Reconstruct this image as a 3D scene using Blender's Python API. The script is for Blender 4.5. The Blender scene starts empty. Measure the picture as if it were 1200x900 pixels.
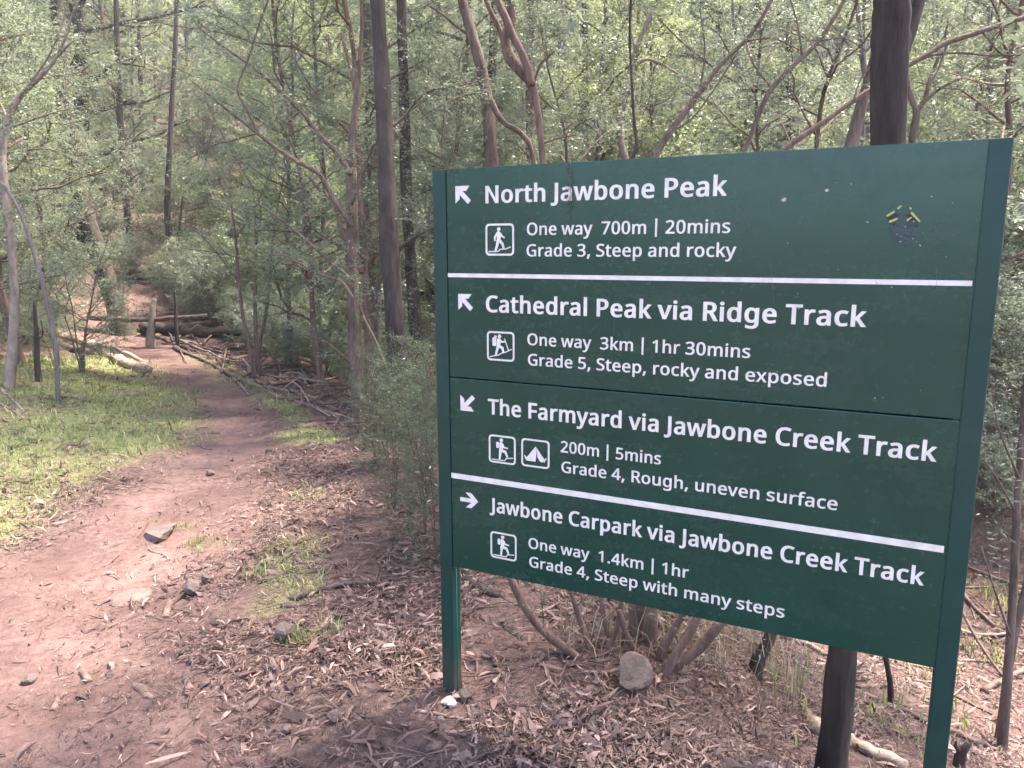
import bpy, math, json
import numpy as np
from mathutils import Matrix, Vector

# ------------------------------------------------------------------ camera, sky, sun, exposure
SC = bpy.context.scene
COL = SC.collection
CAM_Z = 1.64
F_PX, PITCH, ROLL = 878.38, 0.1801, -0.00276
cp, sp_, cr, sr = math.cos(PITCH), math.sin(PITCH), math.cos(ROLL), math.sin(ROLL)
FW = np.array([0, cp, -sp_]); UP0 = np.array([0, sp_, cp]); RT0 = np.array([1.0, 0, 0])
RT = cr * RT0 + sr * UP0; UP = -sr * RT0 + cr * UP0
EYE = np.array([0, 0, CAM_Z])
cam_data = bpy.data.cameras.new("camera")
cam = bpy.data.objects.new("camera", cam_data); COL.objects.link(cam)
cam_data.sensor_width = 36.0; cam_data.lens = 36.0 * F_PX / 1200.0
cam_data.clip_start = 0.05; cam_data.clip_end = 600
m = Matrix.Identity(4)
for i in range(3):
    m[i][0] = RT[i]; m[i][1] = UP[i]; m[i][2] = -FW[i]; m[i][3] = EYE[i]
cam.matrix_world = m
SC.camera = cam

SUN_AZ, SUN_EL = math.radians(48), math.radians(64)
world = bpy.data.worlds.new("World"); SC.world = world; world.use_nodes = True
wn = world.node_tree
sky = wn.nodes.new("ShaderNodeTexSky"); sky.sky_type = 'NISHITA'; sky.sun_disc = False
sky.sun_elevation = SUN_EL; sky.sun_rotation = SUN_AZ; sky.dust_density = 3.0; sky.air_density = 1.0
bg = wn.nodes["Background"]; bg.inputs["Strength"].default_value = 0.15
wn.links.new(sky.outputs["Color"], bg.inputs["Color"])
sun_data = bpy.data.lights.new("sun", 'SUN'); sun_data.energy = 3.9; sun_data.angle = math.radians(3.5)
sun_data.color = (1.0, 0.93, 0.82)
sun = bpy.data.objects.new("sun", sun_data); COL.objects.link(sun)
to_sun = Vector((math.sin(SUN_AZ) * math.cos(SUN_EL), math.cos(SUN_AZ) * math.cos(SUN_EL), math.sin(SUN_EL)))
sun.rotation_euler = to_sun.to_track_quat('Z', 'Y').to_euler()
sun.location = (20, 30, 60)
SC.view_settings.view_transform = 'Standard'; SC.view_settings.look = 'None'
SC.view_settings.exposure = 3.0; SC.view_settings.gamma = 1.0
SC.render.engine = 'CYCLES'
SC.cycles.use_denoising = True
SC.cycles.max_bounces = 7; SC.cycles.diffuse_bounces = 3; SC.cycles.glossy_bounces = 2
SC.cycles.transmission_bounces = 5; SC.cycles.transparent_max_bounces = 4
SC.cycles.sample_clamp_indirect = 6.0

# ------------------------------------------------------------------ numeric helpers
RNG = np.random.default_rng(11)
def hash2(ix, iy, seed):
    n = (ix.astype(np.int64) * 374761393 + iy.astype(np.int64) * 668265263 + seed * 974634533) & 0xffffffff
    n = ((n ^ (n >> 13)) * 1274126177) & 0xffffffff
    n = n ^ (n >> 16)
    return (n & 0xffffff) / float(0xffffff)
def vnoise(x, y, seed=0):
    x = np.asarray(x, float); y = np.asarray(y, float)
    ix = np.floor(x); iy = np.floor(y); fx = x - ix; fy = y - iy
    fx = fx * fx * (3 - 2 * fx); fy = fy * fy * (3 - 2 * fy)
    a = hash2(ix, iy, seed); b = hash2(ix + 1, iy, seed); c = hash2(ix, iy + 1, seed); d = hash2(ix + 1, iy + 1, seed)
    return (a * (1 - fx) + b * fx) * (1 - fy) + (c * (1 - fx) + d * fx) * fy - 0.5
def fbm(x, y, seed=0, octs=4):
    s = 0; a = 1.0
    for o in range(octs):
        s = s + a * vnoise(x * 2 ** o, y * 2 ** o, seed + o); a *= 0.5
    return s
def sstep(a, b, x):
    t = np.clip((x - a) / (b - a), 0, 1); return t * t * (3 - 2 * t)
def ray(px, py):
    return FW + RT * (px - 600) / F_PX + UP * (450 - py) / F_PX
def P(px, py, depth):
    """world point seen at a pixel of the 1200x900 photograph, `depth` metres ahead"""
    return EYE + ray(px, py) * depth
def flat(px, py):
    r = ray(px, py); t = -CAM_Z / r[2]; return (EYE + r * t)[:2]
def poly_sd(poly, x, y):
    """signed distance to a polygon, negative inside"""
    x = np.asarray(x, float); y = np.asarray(y, float)
    d = np.full(x.shape, 1e9); inside = np.zeros(x.shape, bool)
    n = len(poly)
    for i in range(n):
        ax, ay = poly[i]; bx, by = poly[(i + 1) % n]
        ex, ey = bx - ax, by - ay
        t = np.clip(((x - ax) * ex + (y - ay) * ey) / (ex * ex + ey * ey + 1e-12), 0, 1)
        d = np.minimum(d, (x - ax - t * ex) ** 2 + (y - ay - t * ey) ** 2)
        cond = ((ay > y) != (by > y)) & (x < (bx - ax) * (y - ay) / (by - ay + 1e-12) + ax)
        inside ^= cond
    d = np.sqrt(d); return np.where(inside, -d, d)
def line_d(pts, x, y):
    d = np.full(np.asarray(x, float).shape, 1e9)
    for (ax, ay), (bx, by) in zip(pts[:-1], pts[1:]):
        ex, ey = bx - ax, by - ay
        t = np.clip(((x - ax) * ex + (y - ay) * ey) / (ex * ex + ey * ey), 0, 1)
        d = np.minimum(d, (x - ax - t * ex) ** 2 + (y - ay - t * ey) ** 2)
    return np.sqrt(d)

# ------------------------------------------------------------------ the lie of the land
L_EDGE = [(-250, 760), (-80, 690), (10, 645), (70, 612), (140, 562), (212, 522), (238, 492), (218, 462), (170, 432), (115, 405), (72, 389), (40, 380)]
R_EDGE = [(100, 376), (152, 384), (202, 399), (260, 423), (316, 454), (332, 480), (330, 520), (322, 560), (305, 620), (292, 690), (315, 760), (400, 830), (440, 900)]
PATH_POLY = [flat(*q) for q in L_EDGE] + [np.array([-9.5, 20.0]), np.array([-8.0, 20.0])] + [flat(*q) for q in R_EDGE] + [np.array([0.0, 1.2]), np.array([0.3, -3]), np.array([-3.5, -3]), np.array([-3.6, 1.0])]
GULLY = [(6.5, 0.0), (4.6, 2.8), (2.6, 6.4), (0.3, 9.6), (-2.2, 13.5), (-5, 18)]
def path_sd(x, y):
    return poly_sd(PATH_POLY, x, y)
def height(x, y):
    x = np.asarray(x, float); y = np.asarray(y, float)
    s = np.maximum(0, y - 12.0)
    s2 = np.minimum(s, 60)
    hill = 0.10 * s2 + 0.0042 * s2 ** 2 + 0.6 * np.maximum(0, s - 60)
    psd = path_sd(x, y)
    away = sstep(0.15, 2.2, psd)
    g = np.exp(-(line_d(GULLY, x, y) / 2.0) ** 2)
    gully = -1.0 * g * away
    bank = 0.34 * sstep(0.1, 2.4, psd) * sstep(0.2, -1.0, x + 0.22 * y + 0.6) * sstep(1.0, 4.0, y)
    right = 0.10 * np.maximum(0, x - 7.0) * sstep(2, 8, y)
    left = 0.16 * np.maximum(0, -x - 7.0)
    big = fbm(x * 0.35, y * 0.35, 3, 3) * 0.22 * sstep(0.0, 1.5, psd) * sstep(3.2, 7.0, np.hypot(x, y))
    rut = -0.035 * sstep(0.0, -0.5, psd)
    fine = fbm(x * 1.3, y * 1.3, 7, 3) * 0.05 + fbm(x * 7, y * 7, 9, 3) * 0.016 * sstep(40, 10, y)
    u_s = (x + .217) * .896 - (y - 2.574) * .444; b_s = (x + .217) * .444 + (y - 2.574) * .896
    drop = -0.36 * sstep(0.0, 0.75, b_s) * sstep(.45, 1.2, u_s) * sstep(12, 5, y)
    return drop + hill + gully + bank + right + left + big + rut + fine
def H1(x, y):
    return float(height(np.array([x]), np.array([y]))[0])
def G(px, py, tmax=90):
    """first ground point under a pixel"""
    r = ray(px, py)
    t = np.concatenate([np.arange(0.8, 14, 0.01), np.arange(14, tmax, 0.1)])
    q = EYE[None] + r[None] * t[:, None]
    below = q[:, 2] < height(q[:, 0], q[:, 1])
    i = int(np.argmax(below)) if below.any() else len(t) - 1
    return q[i]
def depth_of(p):
    return float((np.asarray(p) - EYE) @ FW)

# ------------------------------------------------------------------ mesh helpers
def new_mesh(name, V, quads=None, tris=None, polys=None, attrs=None, smooth=False):
    me = bpy.data.meshes.new(name)
    V = np.asarray(V, np.float32)
    if polys is not None:
        me.from_pydata([tuple(v) for v in V.tolist()], [], polys)
    else:
        parts = []; starts = []; base = 0
        if quads is not None and len(quads):
            q = np.asarray(quads, np.int32); parts.append(q.ravel()); starts.append(base + np.arange(len(q)) * 4); base += q.size
        if tris is not None and len(tris):
            q = np.asarray(tris, np.int32); parts.append(q.ravel()); starts.append(base + np.arange(len(q)) * 3); base += q.size
        loops = np.concatenate(parts); st = np.concatenate(starts)
        me.vertices.add(len(V)); me.vertices.foreach_set("co", V.ravel())
        me.loops.add(len(loops)); me.loops.foreach_set("vertex_index", loops.astype(np.int32))
        me.polygons.add(len(st)); me.polygons.foreach_set("loop_start", st.astype(np.int32))
        me.update(calc_edges=True)
    if attrs:
        for k, (dom, arr) in attrs.items():
            a = me.attributes.new(k, 'FLOAT', dom); a.data.foreach_set("value", np.asarray(arr, np.float32))
    if smooth:
        me.polygons.foreach_set("use_smooth", np.ones(len(me.polygons), bool))
    me.validate()
    return me
def link(name, me, mat=None, parent=None):
    o = bpy.data.objects.new(name, me); COL.objects.link(o)
    if mat is not None and not len(me.materials): me.materials.append(mat)
    if parent is not None: o.parent = parent
    return o
def tag(o, label=None, cat=None, group=None, kind=None):
    if label: o["label"] = label
    if cat: o["category"] = cat
    if group: o["group"] = group
    if kind: o["kind"] = kind
    return o
def empty(name, loc, label, cat, group=None):
    o = bpy.data.objects.new(name, None); COL.objects.link(o)
    o.location = loc; o.empty_display_size = 0.2
    return tag(o, label, cat, group)
def copy_tree(o, parent=None):
    c = o.copy(); COL.objects.link(c); c.parent = parent
    for ch in o.children: copy_tree(ch, c)
    return c

def spline(pts, rad, n=6):
    """Catmull-Rom resample of a polyline with radii"""
    p = np.asarray(pts, float); r = np.asarray(rad, float)
    if len(p) < 3: 
        t = np.linspace(0, 1, n + 1)[:, None]
        return p[0] * (1 - t) + p[-1] * t, r[0] * (1 - t[:, 0]) + r[-1] * t[:, 0]
    L = np.linalg.norm(np.diff(p, axis=0), axis=1); T = np.zeros_like(p); T[0] = p[1] - p[0]; T[-1] = p[-1] - p[-2]
    for i in range(1, len(p) - 1):
        v = (p[i] - p[i - 1]) / (L[i - 1] + 1e-9) + (p[i + 1] - p[i]) / (L[i] + 1e-9); T[i] = v / (np.linalg.norm(v) + 1e-9) * min(L[i - 1], L[i])
    out = []; ro = []
    for i in range(len(p) - 1):
        for k in range(n):
            t = k / n; t2, t3 = t * t, t ** 3
            out.append((2 * t3 - 3 * t2 + 1) * p[i] + (t3 - 2 * t2 + t) * T[i] + (3 * t2 - 2 * t3) * p[i + 1] + (t3 - t2) * T[i + 1])
            ro.append(r[i] * (1 - t) + r[i + 1] * t)
    out.append(p[-1]); ro.append(r[-1])
    return np.array(out), np.array(ro)
class MB:
    def __init__(s): s.V = []; s.Q = []; s.T = []; s.n = 0
    def add(s, V, Q=(), T=()):
        V = np.asarray(V, float)
        if len(Q): s.Q.append(np.asarray(Q) + s.n)
        if len(T): s.T.append(np.asarray(T) + s.n)
        s.V.append(V); s.n += len(V)
    def tube(s, pts, rad, sides=8, rough=0.0, rng=None, cap=True, flare=0.0):
        p = np.asarray(pts, float); r = np.asarray(rad, float); n = len(p)
        d = np.gradient(p, axis=0); d /= np.linalg.norm(d, axis=1)[:, None] + 1e-12
        ref = np.array([0, 0, 1.0]) if abs(d[0][2]) < 0.9 else np.array([1.0, 0, 0])
        a = np.cross(d[0], ref); a /= np.linalg.norm(a)
        V = []
        th = np.arange(sides) / sides * 2 * np.pi
        ph = rng.random(3) * 6.28 if rng is not None else np.zeros(3)
        for i in range(n):
            a = a - d[i] * (a @ d[i]); a /= np.linalg.norm(a); b = np.cross(d[i], a)
            rr = np.full(sides, r[i])
            if rough:
                rr = rr * (1 + rough * (rng.random() - .5) * 1.2)
                rr = rr * (1 + rough * (np.sin(2 * th + ph[0] + i * .5) * .5 + np.sin(3 * th + ph[1] - i * .37) * .4 + np.sin(5 * th + ph[2] + i) * .3) + rough * 0.5 * (rng.random(sides) - .5))
            V.append(p[i] + (np.cos(th) * rr)[:, None] * a + (np.sin(th) * rr)[:, None] * b)
        V = np.vstack(V)
        Q = []
        for i in range(n - 1):
            k = np.arange(sides); k2 = (k + 1) % sides
            Q.append(np.stack([i * sides + k, i * sides + k2, (i + 1) * sides + k2, (i + 1) * sides + k], 1))
        T = []
        if cap:
            V = np.vstack([V, p[0], p[-1]]); c0, c1 = n * sides, n * sides + 1
            k = np.arange(sides); k2 = (k + 1) % sides
            T = np.vstack([np.stack([np.full(sides, c0), k2, k], 1), np.stack([np.full(sides, c1), (n - 1) * sides + k, (n - 1) * sides + k2], 1)])
        s.add(V, np.vstack(Q), T)
    def box(s, lo, hi):
        x0, y0, z0 = lo; x1, y1, z1 = hi
        V = [(x0, y0, z0), (x1, y0, z0), (x1, y1, z0), (x0, y1, z0), (x0, y0, z1), (x1, y0, z1), (x1, y1, z1), (x0, y1, z1)]
        s.add(V, [(0, 3, 2, 1), (4, 5, 6, 7), (0, 1, 5, 4), (1, 2, 6, 5), (2, 3, 7, 6), (3, 0, 4, 7)])
    def mesh(s, name, smooth=True):
        V = np.vstack(s.V); Q = np.vstack(s.Q) if s.Q else None; T = np.vstack(s.T) if s.T else None
        return new_mesh(name, V, Q, T, smooth=smooth)

# ------------------------------------------------------------------ materials
def nodes(name):
    mt = bpy.data.materials.new(name); mt.use_nodes = True
    nt = mt.node_tree; b = nt.nodes["Principled BSDF"]
    return mt, nt, b
def N(nt, t, **kw):
    n = nt.nodes.new(t)
    for k, v in kw.items():
        if k in n.inputs: n.inputs[k].default_value = v
        else: setattr(n, k, v)
    return n
def ramp(nt, fac, stops):
    r = nt.nodes.new("ShaderNodeValToRGB")
    while len(r.color_ramp.elements) < len(stops): r.color_ramp.elements.new(0.5)
    for e, (p, c) in zip(r.color_ramp.elements, stops): e.position = p; e.color = (*c, 1)
    nt.links.new(fac, r.inputs["Fac"]); return r
def bump(nt, b, h, strength=0.5, dist=0.02):
    n = N(nt, "ShaderNodeBump", Strength=strength, Distance=dist)
    nt.links.new(h, n.inputs["Height"]); nt.links.new(n.outputs["Normal"], b.inputs["Normal"]); return n
def noise(nt, vec, scale, detail=5, rough=0.6):
    n = N(nt, "ShaderNodeTexNoise", Scale=scale, Detail=detail, Roughness=rough); nt.links.new(vec, n.inputs["Vector"]); return n
def mapped(nt, scale, coord="Object"):
    tc = nt.nodes.new("ShaderNodeTexCoord"); mp = nt.nodes.new("ShaderNodeMapping"); mp.inputs["Scale"].default_value = scale
    nt.links.new(tc.outputs[coord], mp.inputs["Vector"]); return mp.outputs["Vector"]
def mixc(nt, fac, a, b, mode='MIX'):
    n = nt.nodes.new("ShaderNodeMix"); n.data_type = 'RGBA'; n.blend_type = mode
    if hasattr(fac, "is_output"): nt.links.new(fac, n.inputs[0])
    else: n.inputs[0].default_value = fac
    for s, k in ((a, 6), (b, 7)):
        if hasattr(s, "is_output"): nt.links.new(s, n.inputs[k])
        else: n.inputs[k].default_value = (*s, 1)
    return n.outputs[2]
def mathn(nt, op, a, b=None, clamp=False):
    n = nt.nodes.new("ShaderNodeMath"); n.operation = op; n.use_clamp = clamp
    for i, s in enumerate((a, b)):
        if s is None: continue
        if hasattr(s, "is_output"): nt.links.new(s, n.inputs[i])
        else: n.inputs[i].default_value = s
    return n.outputs[0]
def attr(nt, name):
    a = nt.nodes.new("ShaderNodeAttribute"); a.attribute_name = name; return a.outputs["Fac"]

def bark_mat(name, dark, light, moss=0.0, vs=(14, 14, 2.2)):
    mt, nt, b = nodes(name)
    v = mapped(nt, vs)
    n1 = noise(nt, v, 1.6, 7, 0.7); v2 = mapped(nt, (2.2, 2.2, 1.1)); n2 = noise(nt, v2, 1.4, 4, 0.6)
    f = mathn(nt, 'ADD', mathn(nt, 'MULTIPLY', n1.outputs[0], 0.7), mathn(nt, 'MULTIPLY', n2.outputs[0], 0.4), True)
    mid = tuple((a + c) / 2 for a, c in zip(dark, light))
    c = ramp(nt, f, [(0.38, dark), (0.56, mid), (0.72, light)]).outputs[0]
    if moss:
        n3 = noise(nt, v2, 3.0, 5, 0.7)
        c = mixc(nt, ramp(nt, n3.outputs[0], [(0.62 - moss * .3, (0, 0, 0)), (0.72 - moss * .2, (1, 1, 1))]).outputs[0], c, (0.05, 0.062, 0.028))
    nt.links.new(c, b.inputs["Base Color"]); b.inputs["Roughness"].default_value = 0.9
    b.inputs["Specular IOR Level"].default_value = 0.2
    bump(nt, b, n1.outputs[0], 0.9, 0.02); return mt
def leaf_mat(name, stops, trans=(0.22, 0.30, 0.07), mixf=0.45, rough=0.42, spec=0.38):
    mt, nt, b = nodes(name)
    oi = nt.nodes.new("ShaderNodeObjectInfo")
    f = attr(nt, "rnd")
    c = ramp(nt, f, stops).outputs[0]
    hs = N(nt, "ShaderNodeHueSaturation"); nt.links.new(c, hs.inputs["Color"])
    nt.links.new(mathn(nt, 'ADD', mathn(nt, 'MULTIPLY', oi.outputs["Random"], 0.05), 0.475), hs.inputs["Hue"])
    nt.links.new(mathn(nt, 'ADD', mathn(nt, 'MULTIPLY', oi.outputs["Random"], 0.5), 0.75), hs.inputs["Value"])
    c = hs.outputs[0]
    nt.links.new(c, b.inputs["Base Color"]); b.inputs["Roughness"].default_value = rough
    b.inputs["Specular IOR Level"].default_value = spec
    tr = nt.nodes.new("ShaderNodeBsdfTranslucent")
    nt.links.new(mixc(nt, 0.6, c, trans), tr.inputs["Color"])
    mx = nt.nodes.new("ShaderNodeMixShader"); mx.inputs[0].default_value = mixf
    nt.links.new(b.outputs[0], mx.inputs[1]); nt.links.new(tr.outputs[0], mx.inputs[2])
    nt.links.new(mx.outputs[0], nt.nodes["Material Output"].inputs["Surface"]); return mt
BARK_DARK = bark_mat("dark_bark", (0.014, 0.010, 0.009), (0.070, 0.050, 0.042))
BARK_BROWN = bark_mat("brown_bark", (0.04, 0.026, 0.02), (0.19, 0.125, 0.10), 0.1)
BARK_RED = bark_mat("reddish_bark", (0.05, 0.028, 0.022), (0.21, 0.125, 0.10))
BARK_PALE = bark_mat("pale_bark", (0.09, 0.066, 0.052), (0.33, 0.25, 0.21), 0.15, (9, 9, 3))
BARK_GREY = bark_mat("grey_bark", (0.045, 0.036, 0.033), (0.19, 0.155, 0.14))
BARK_MOSS = bark_mat("mossy_bark", (0.016, 0.012, 0.010), (0.075, 0.055, 0.044), 0.2)
WOOD_PALE = bark_mat("weathered_wood", (0.08, 0.052, 0.042), (0.31, 0.22, 0.185), 0, (6, 6, 6))
WOOD_DARK = bark_mat("damp_wood", (0.03, 0.02, 0.018), (0.15, 0.10, 0.088), 0.1, (7, 7, 7))
WOOD_MID = bark_mat("dry_wood", (0.055, 0.034, 0.027), (0.20, 0.128, 0.103), 0.0, (7, 7, 7))
WOOD_SPLIT = bark_mat("split_wood", (0.09, 0.058, 0.042), (0.40, 0.29, 0.22), 0, (4, 14, 14))
LEAF_TEA = leaf_mat("tea_tree_leaf", [(0, (0.05, 0.062, 0.042)), (0.5, (0.118, 0.135, 0.095)), (1, (0.225, 0.24, 0.18))], (0.26, 0.30, 0.18), 0.48)
LEAF_GREY = leaf_mat("grey_green_leaf", [(0, (0.055, 0.065, 0.052)), (0.5, (0.13, 0.148, 0.115)), (1, (0.25, 0.265, 0.215))], (0.28, 0.32, 0.20), 0.45, 0.35)
LEAF_BRIGHT = leaf_mat("young_leaf", [(0, (0.06, 0.08, 0.036)), (0.5, (0.14, 0.168, 0.08)), (1, (0.25, 0.27, 0.15))], (0.33, 0.38, 0.16), 0.5)
LEAF_DARK = leaf_mat("dark_leaf", [(0, (0.035, 0.047, 0.03)), (0.5, (0.08, 0.10, 0.062)), (1, (0.16, 0.18, 0.12))], (0.2, 0.26, 0.11), 0.4, 0.35)
LEAF_DRY = leaf_mat("dry_stem", [(0, (0.10, 0.075, 0.05)), (0.5, (0.22, 0.17, 0.11)), (1, (0.36, 0.30, 0.20))], (0.3, 0.24, 0.12), 0.2, 0.7, 0.2)
GRASS_MAT = leaf_mat("grass_blade", [(0, (0.06, 0.08, 0.028)), (0.5, (0.125, 0.155, 0.052)), (0.8, (0.22, 0.225, 0.10)), (1, (0.34, 0.28, 0.16))], (0.30, 0.33, 0.10), 0.4, 0.5, 0.3)
LITTER_MAT = leaf_mat("fallen_leaf", [(0, (0.026, 0.016, 0.013)), (0.35, (0.082, 0.047, 0.038)), (0.7, (0.19, 0.115, 0.093)), (0.92, (0.32, 0.215, 0.18)), (1, (0.48, 0.37, 0.32))], (0.25, 0.15, 0.10), 0.12, 0.6, 0.3)
def stone_mat(name, a, b_):
    mt, nt, b = nodes(name); v = mapped(nt, (1, 1, 1)); n1 = noise(nt, v, 9, 8, 0.65); n2 = noise(nt, v, 60, 4, 0.6)
    nt.links.new(ramp(nt, n1.outputs[0], [(0.3, a), (0.7, b_)]).outputs[0], b.inputs["Base Color"])
    b.inputs["Roughness"].default_value = 0.9; bump(nt, b, mathn(nt, 'ADD', n1.outputs[0], mathn(nt, 'MULTIPLY', n2.outputs[0], .4)), 0.7, 0.015); return mt
STONE_BROWN = stone_mat("brown_stone", (0.035, 0.023, 0.018), (0.115, 0.076, 0.061))
STONE_PINK = stone_mat("pink_stone", (0.07, 0.04, 0.033), (0.15, 0.09, 0.076))
STONE_DARK = stone_mat("dark_stone", (0.035, 0.022, 0.019), (0.12, 0.078, 0.067))
STONE_PALE = stone_mat("pale_stone", (0.36, 0.30, 0.26), (0.58, 0.50, 0.45))

# ------------------------------------------------------------------ ground and path
def axis(lo, hi, flo, fhi, step, grow=1.06, mx=1.6):
    a = list(np.arange(flo, fhi + 1e-6, step)); s = step; v = a[-1]
    while v < hi: s = min(s * grow, mx); v += s; a.append(v)
    s = step; v = a[0]; b = []
    while v > lo: s = min(s * grow, mx); v -= s; b.append(v)
    return np.array(b[::-1] + a)
gx = axis(-85, 85, -4.6, 3.2, 0.04); gy = axis(-25, 120, 1.6, 8.0, 0.04)
XX, YY = np.meshgrid(gx, gy); NX, NY = len(gx), len(gy)
xf, yf = XX.ravel(), YY.ravel()
zf = height(xf, yf)
GRASS_POLY = [flat(*q) for q in [(-420, 760), (-250, 725), (0, 645), (60, 618), (138, 562), (212, 522), (246, 494), (232, 466), (186, 437), (150, 424), (110, 418), (60, 424), (0, 440), (-150, 450), (-420, 480)]]
GRASS_STRIP = [(flat(225, 418)), flat(285, 448), flat(335, 476), flat(368, 512)]
def grass_amt(x, y):
    sd = poly_sd(GRASS_POLY, x, y)
    a = sstep(0.35, -0.45, sd + 0.55 * fbm(x * 1.1, y * 1.1, 21, 3))
    a = a * (0.55 + 0.45 * sstep(-0.12, 0.12, fbm(x * 1.6, y * 1.6, 25, 3)))
    st = sstep(0.30, 0.05, line_d(GRASS_STRIP, x, y) + 0.25 * fbm(x * 2, y * 2, 23, 2))
    pt = 0
    for (px, py, r) in [(330, 665, .28), (318, 700, .2), (345, 650, .22), (345, 745, .13), (240, 636, .12), (350, 580, .12), (345, 690, .2), (365, 640, .15)]:
        c = flat(px, py); pt = np.maximum(pt, 0.42 * sstep(r, r * .2, np.hypot(x - c[0], (y - c[1]) * .8) + 0.2 * fbm(x * 3, y * 3, 27, 2)))
    return np.clip(np.maximum(np.maximum(a, 0.8 * st), pt), 0, 1)
psd = path_sd(xf, yf)
dirt = sstep(0.22, -0.28, psd + (0.18 + 0.32 * sstep(6, 3.5, yf)) * fbm(xf * 1.7, yf * 1.7, 31, 4))
dirt = np.maximum(dirt, 0.75 * sstep(0.5, 0.1, np.hypot(xf - 0.0 + .15, (yf - 2.25))))
ga = grass_amt(xf, yf) * (1 - .8 * dirt)
idx = np.arange(NX * NY).reshape(NY, NX)
Q = np.stack([idx[:-1, :-1].ravel(), idx[:-1, 1:].ravel(), idx[1:, 1:].ravel(), idx[1:, :-1].ravel()], 1)
VG = np.stack([xf, yf, zf], 1)
isp = dirt[Q].mean(1) > 0.5
def soil_mat(name):
    mt, nt, b = nodes(name); v = mapped(nt, (1, 1, 1))
    n1 = noise(nt, v, 2.2, 6, 0.65); n2 = noise(nt, v, 26, 6, 0.7); n3 = noise(nt, v, 110, 4, 0.7)
    fd = mathn(nt, 'ADD', mathn(nt, 'MULTIPLY', n1.outputs[0], .6), mathn(nt, 'MULTIPLY', n2.outputs[0], .45))
    dc = ramp(nt, fd, [(0.36, (0.056, 0.032, 0.027)), (0.52, (0.096, 0.056, 0.048)), (0.68, (0.155, 0.098, 0.086))]).outputs[0]
    fl = mathn(nt, 'ADD', mathn(nt, 'MULTIPLY', n2.outputs[0], .6), mathn(nt, 'MULTIPLY', n3.outputs[0], .45))
    lc = ramp(nt, fl, [(0.38, (0.032, 0.019, 0.016)), (0.52, (0.076, 0.046, 0.039)), (0.68, (0.155, 0.097, 0.083))]).outputs[0]
    gc = ramp(nt, fl, [(0.36, (0.07, 0.075, 0.03)), (0.52, (0.14, 0.15, 0.055)), (0.7, (0.26, 0.22, 0.12))]).outputs[0]
    c = mixc(nt, attr(nt, "dirt"), lc, dc); c = mixc(nt, attr(nt, "grass"), c, gc)
    nt.links.new(c, b.inputs["Base Color"]); b.inputs["Roughness"].default_value = 0.95; b.inputs["Specular IOR Level"].default_value = 0.15
    bump(nt, b, mathn(nt, 'ADD', n2.outputs[0], mathn(nt, 'MULTIPLY', n3.outputs[0], .35)), 0.6, 0.03); return mt
SOIL = soil_mat("forest_soil")
for nm, msk in (("path", isp), ("ground", ~isp)):
    q = Q[msk]; u, inv = np.unique(q.ravel(), return_inverse=True)
    me = new_mesh(nm, VG[u], inv.reshape(-1, 4), attrs={"dirt": ('POINT', dirt[u]), "grass": ('POINT', ga[u])}, smooth=True)
    o = link(nm, me, SOIL); o["kind"] = "structure"
    tag(o, "pinkish bare earth walking track winding up to the left" if nm == "path" else "leaf littered forest floor rising to a wooded slope")

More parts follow.
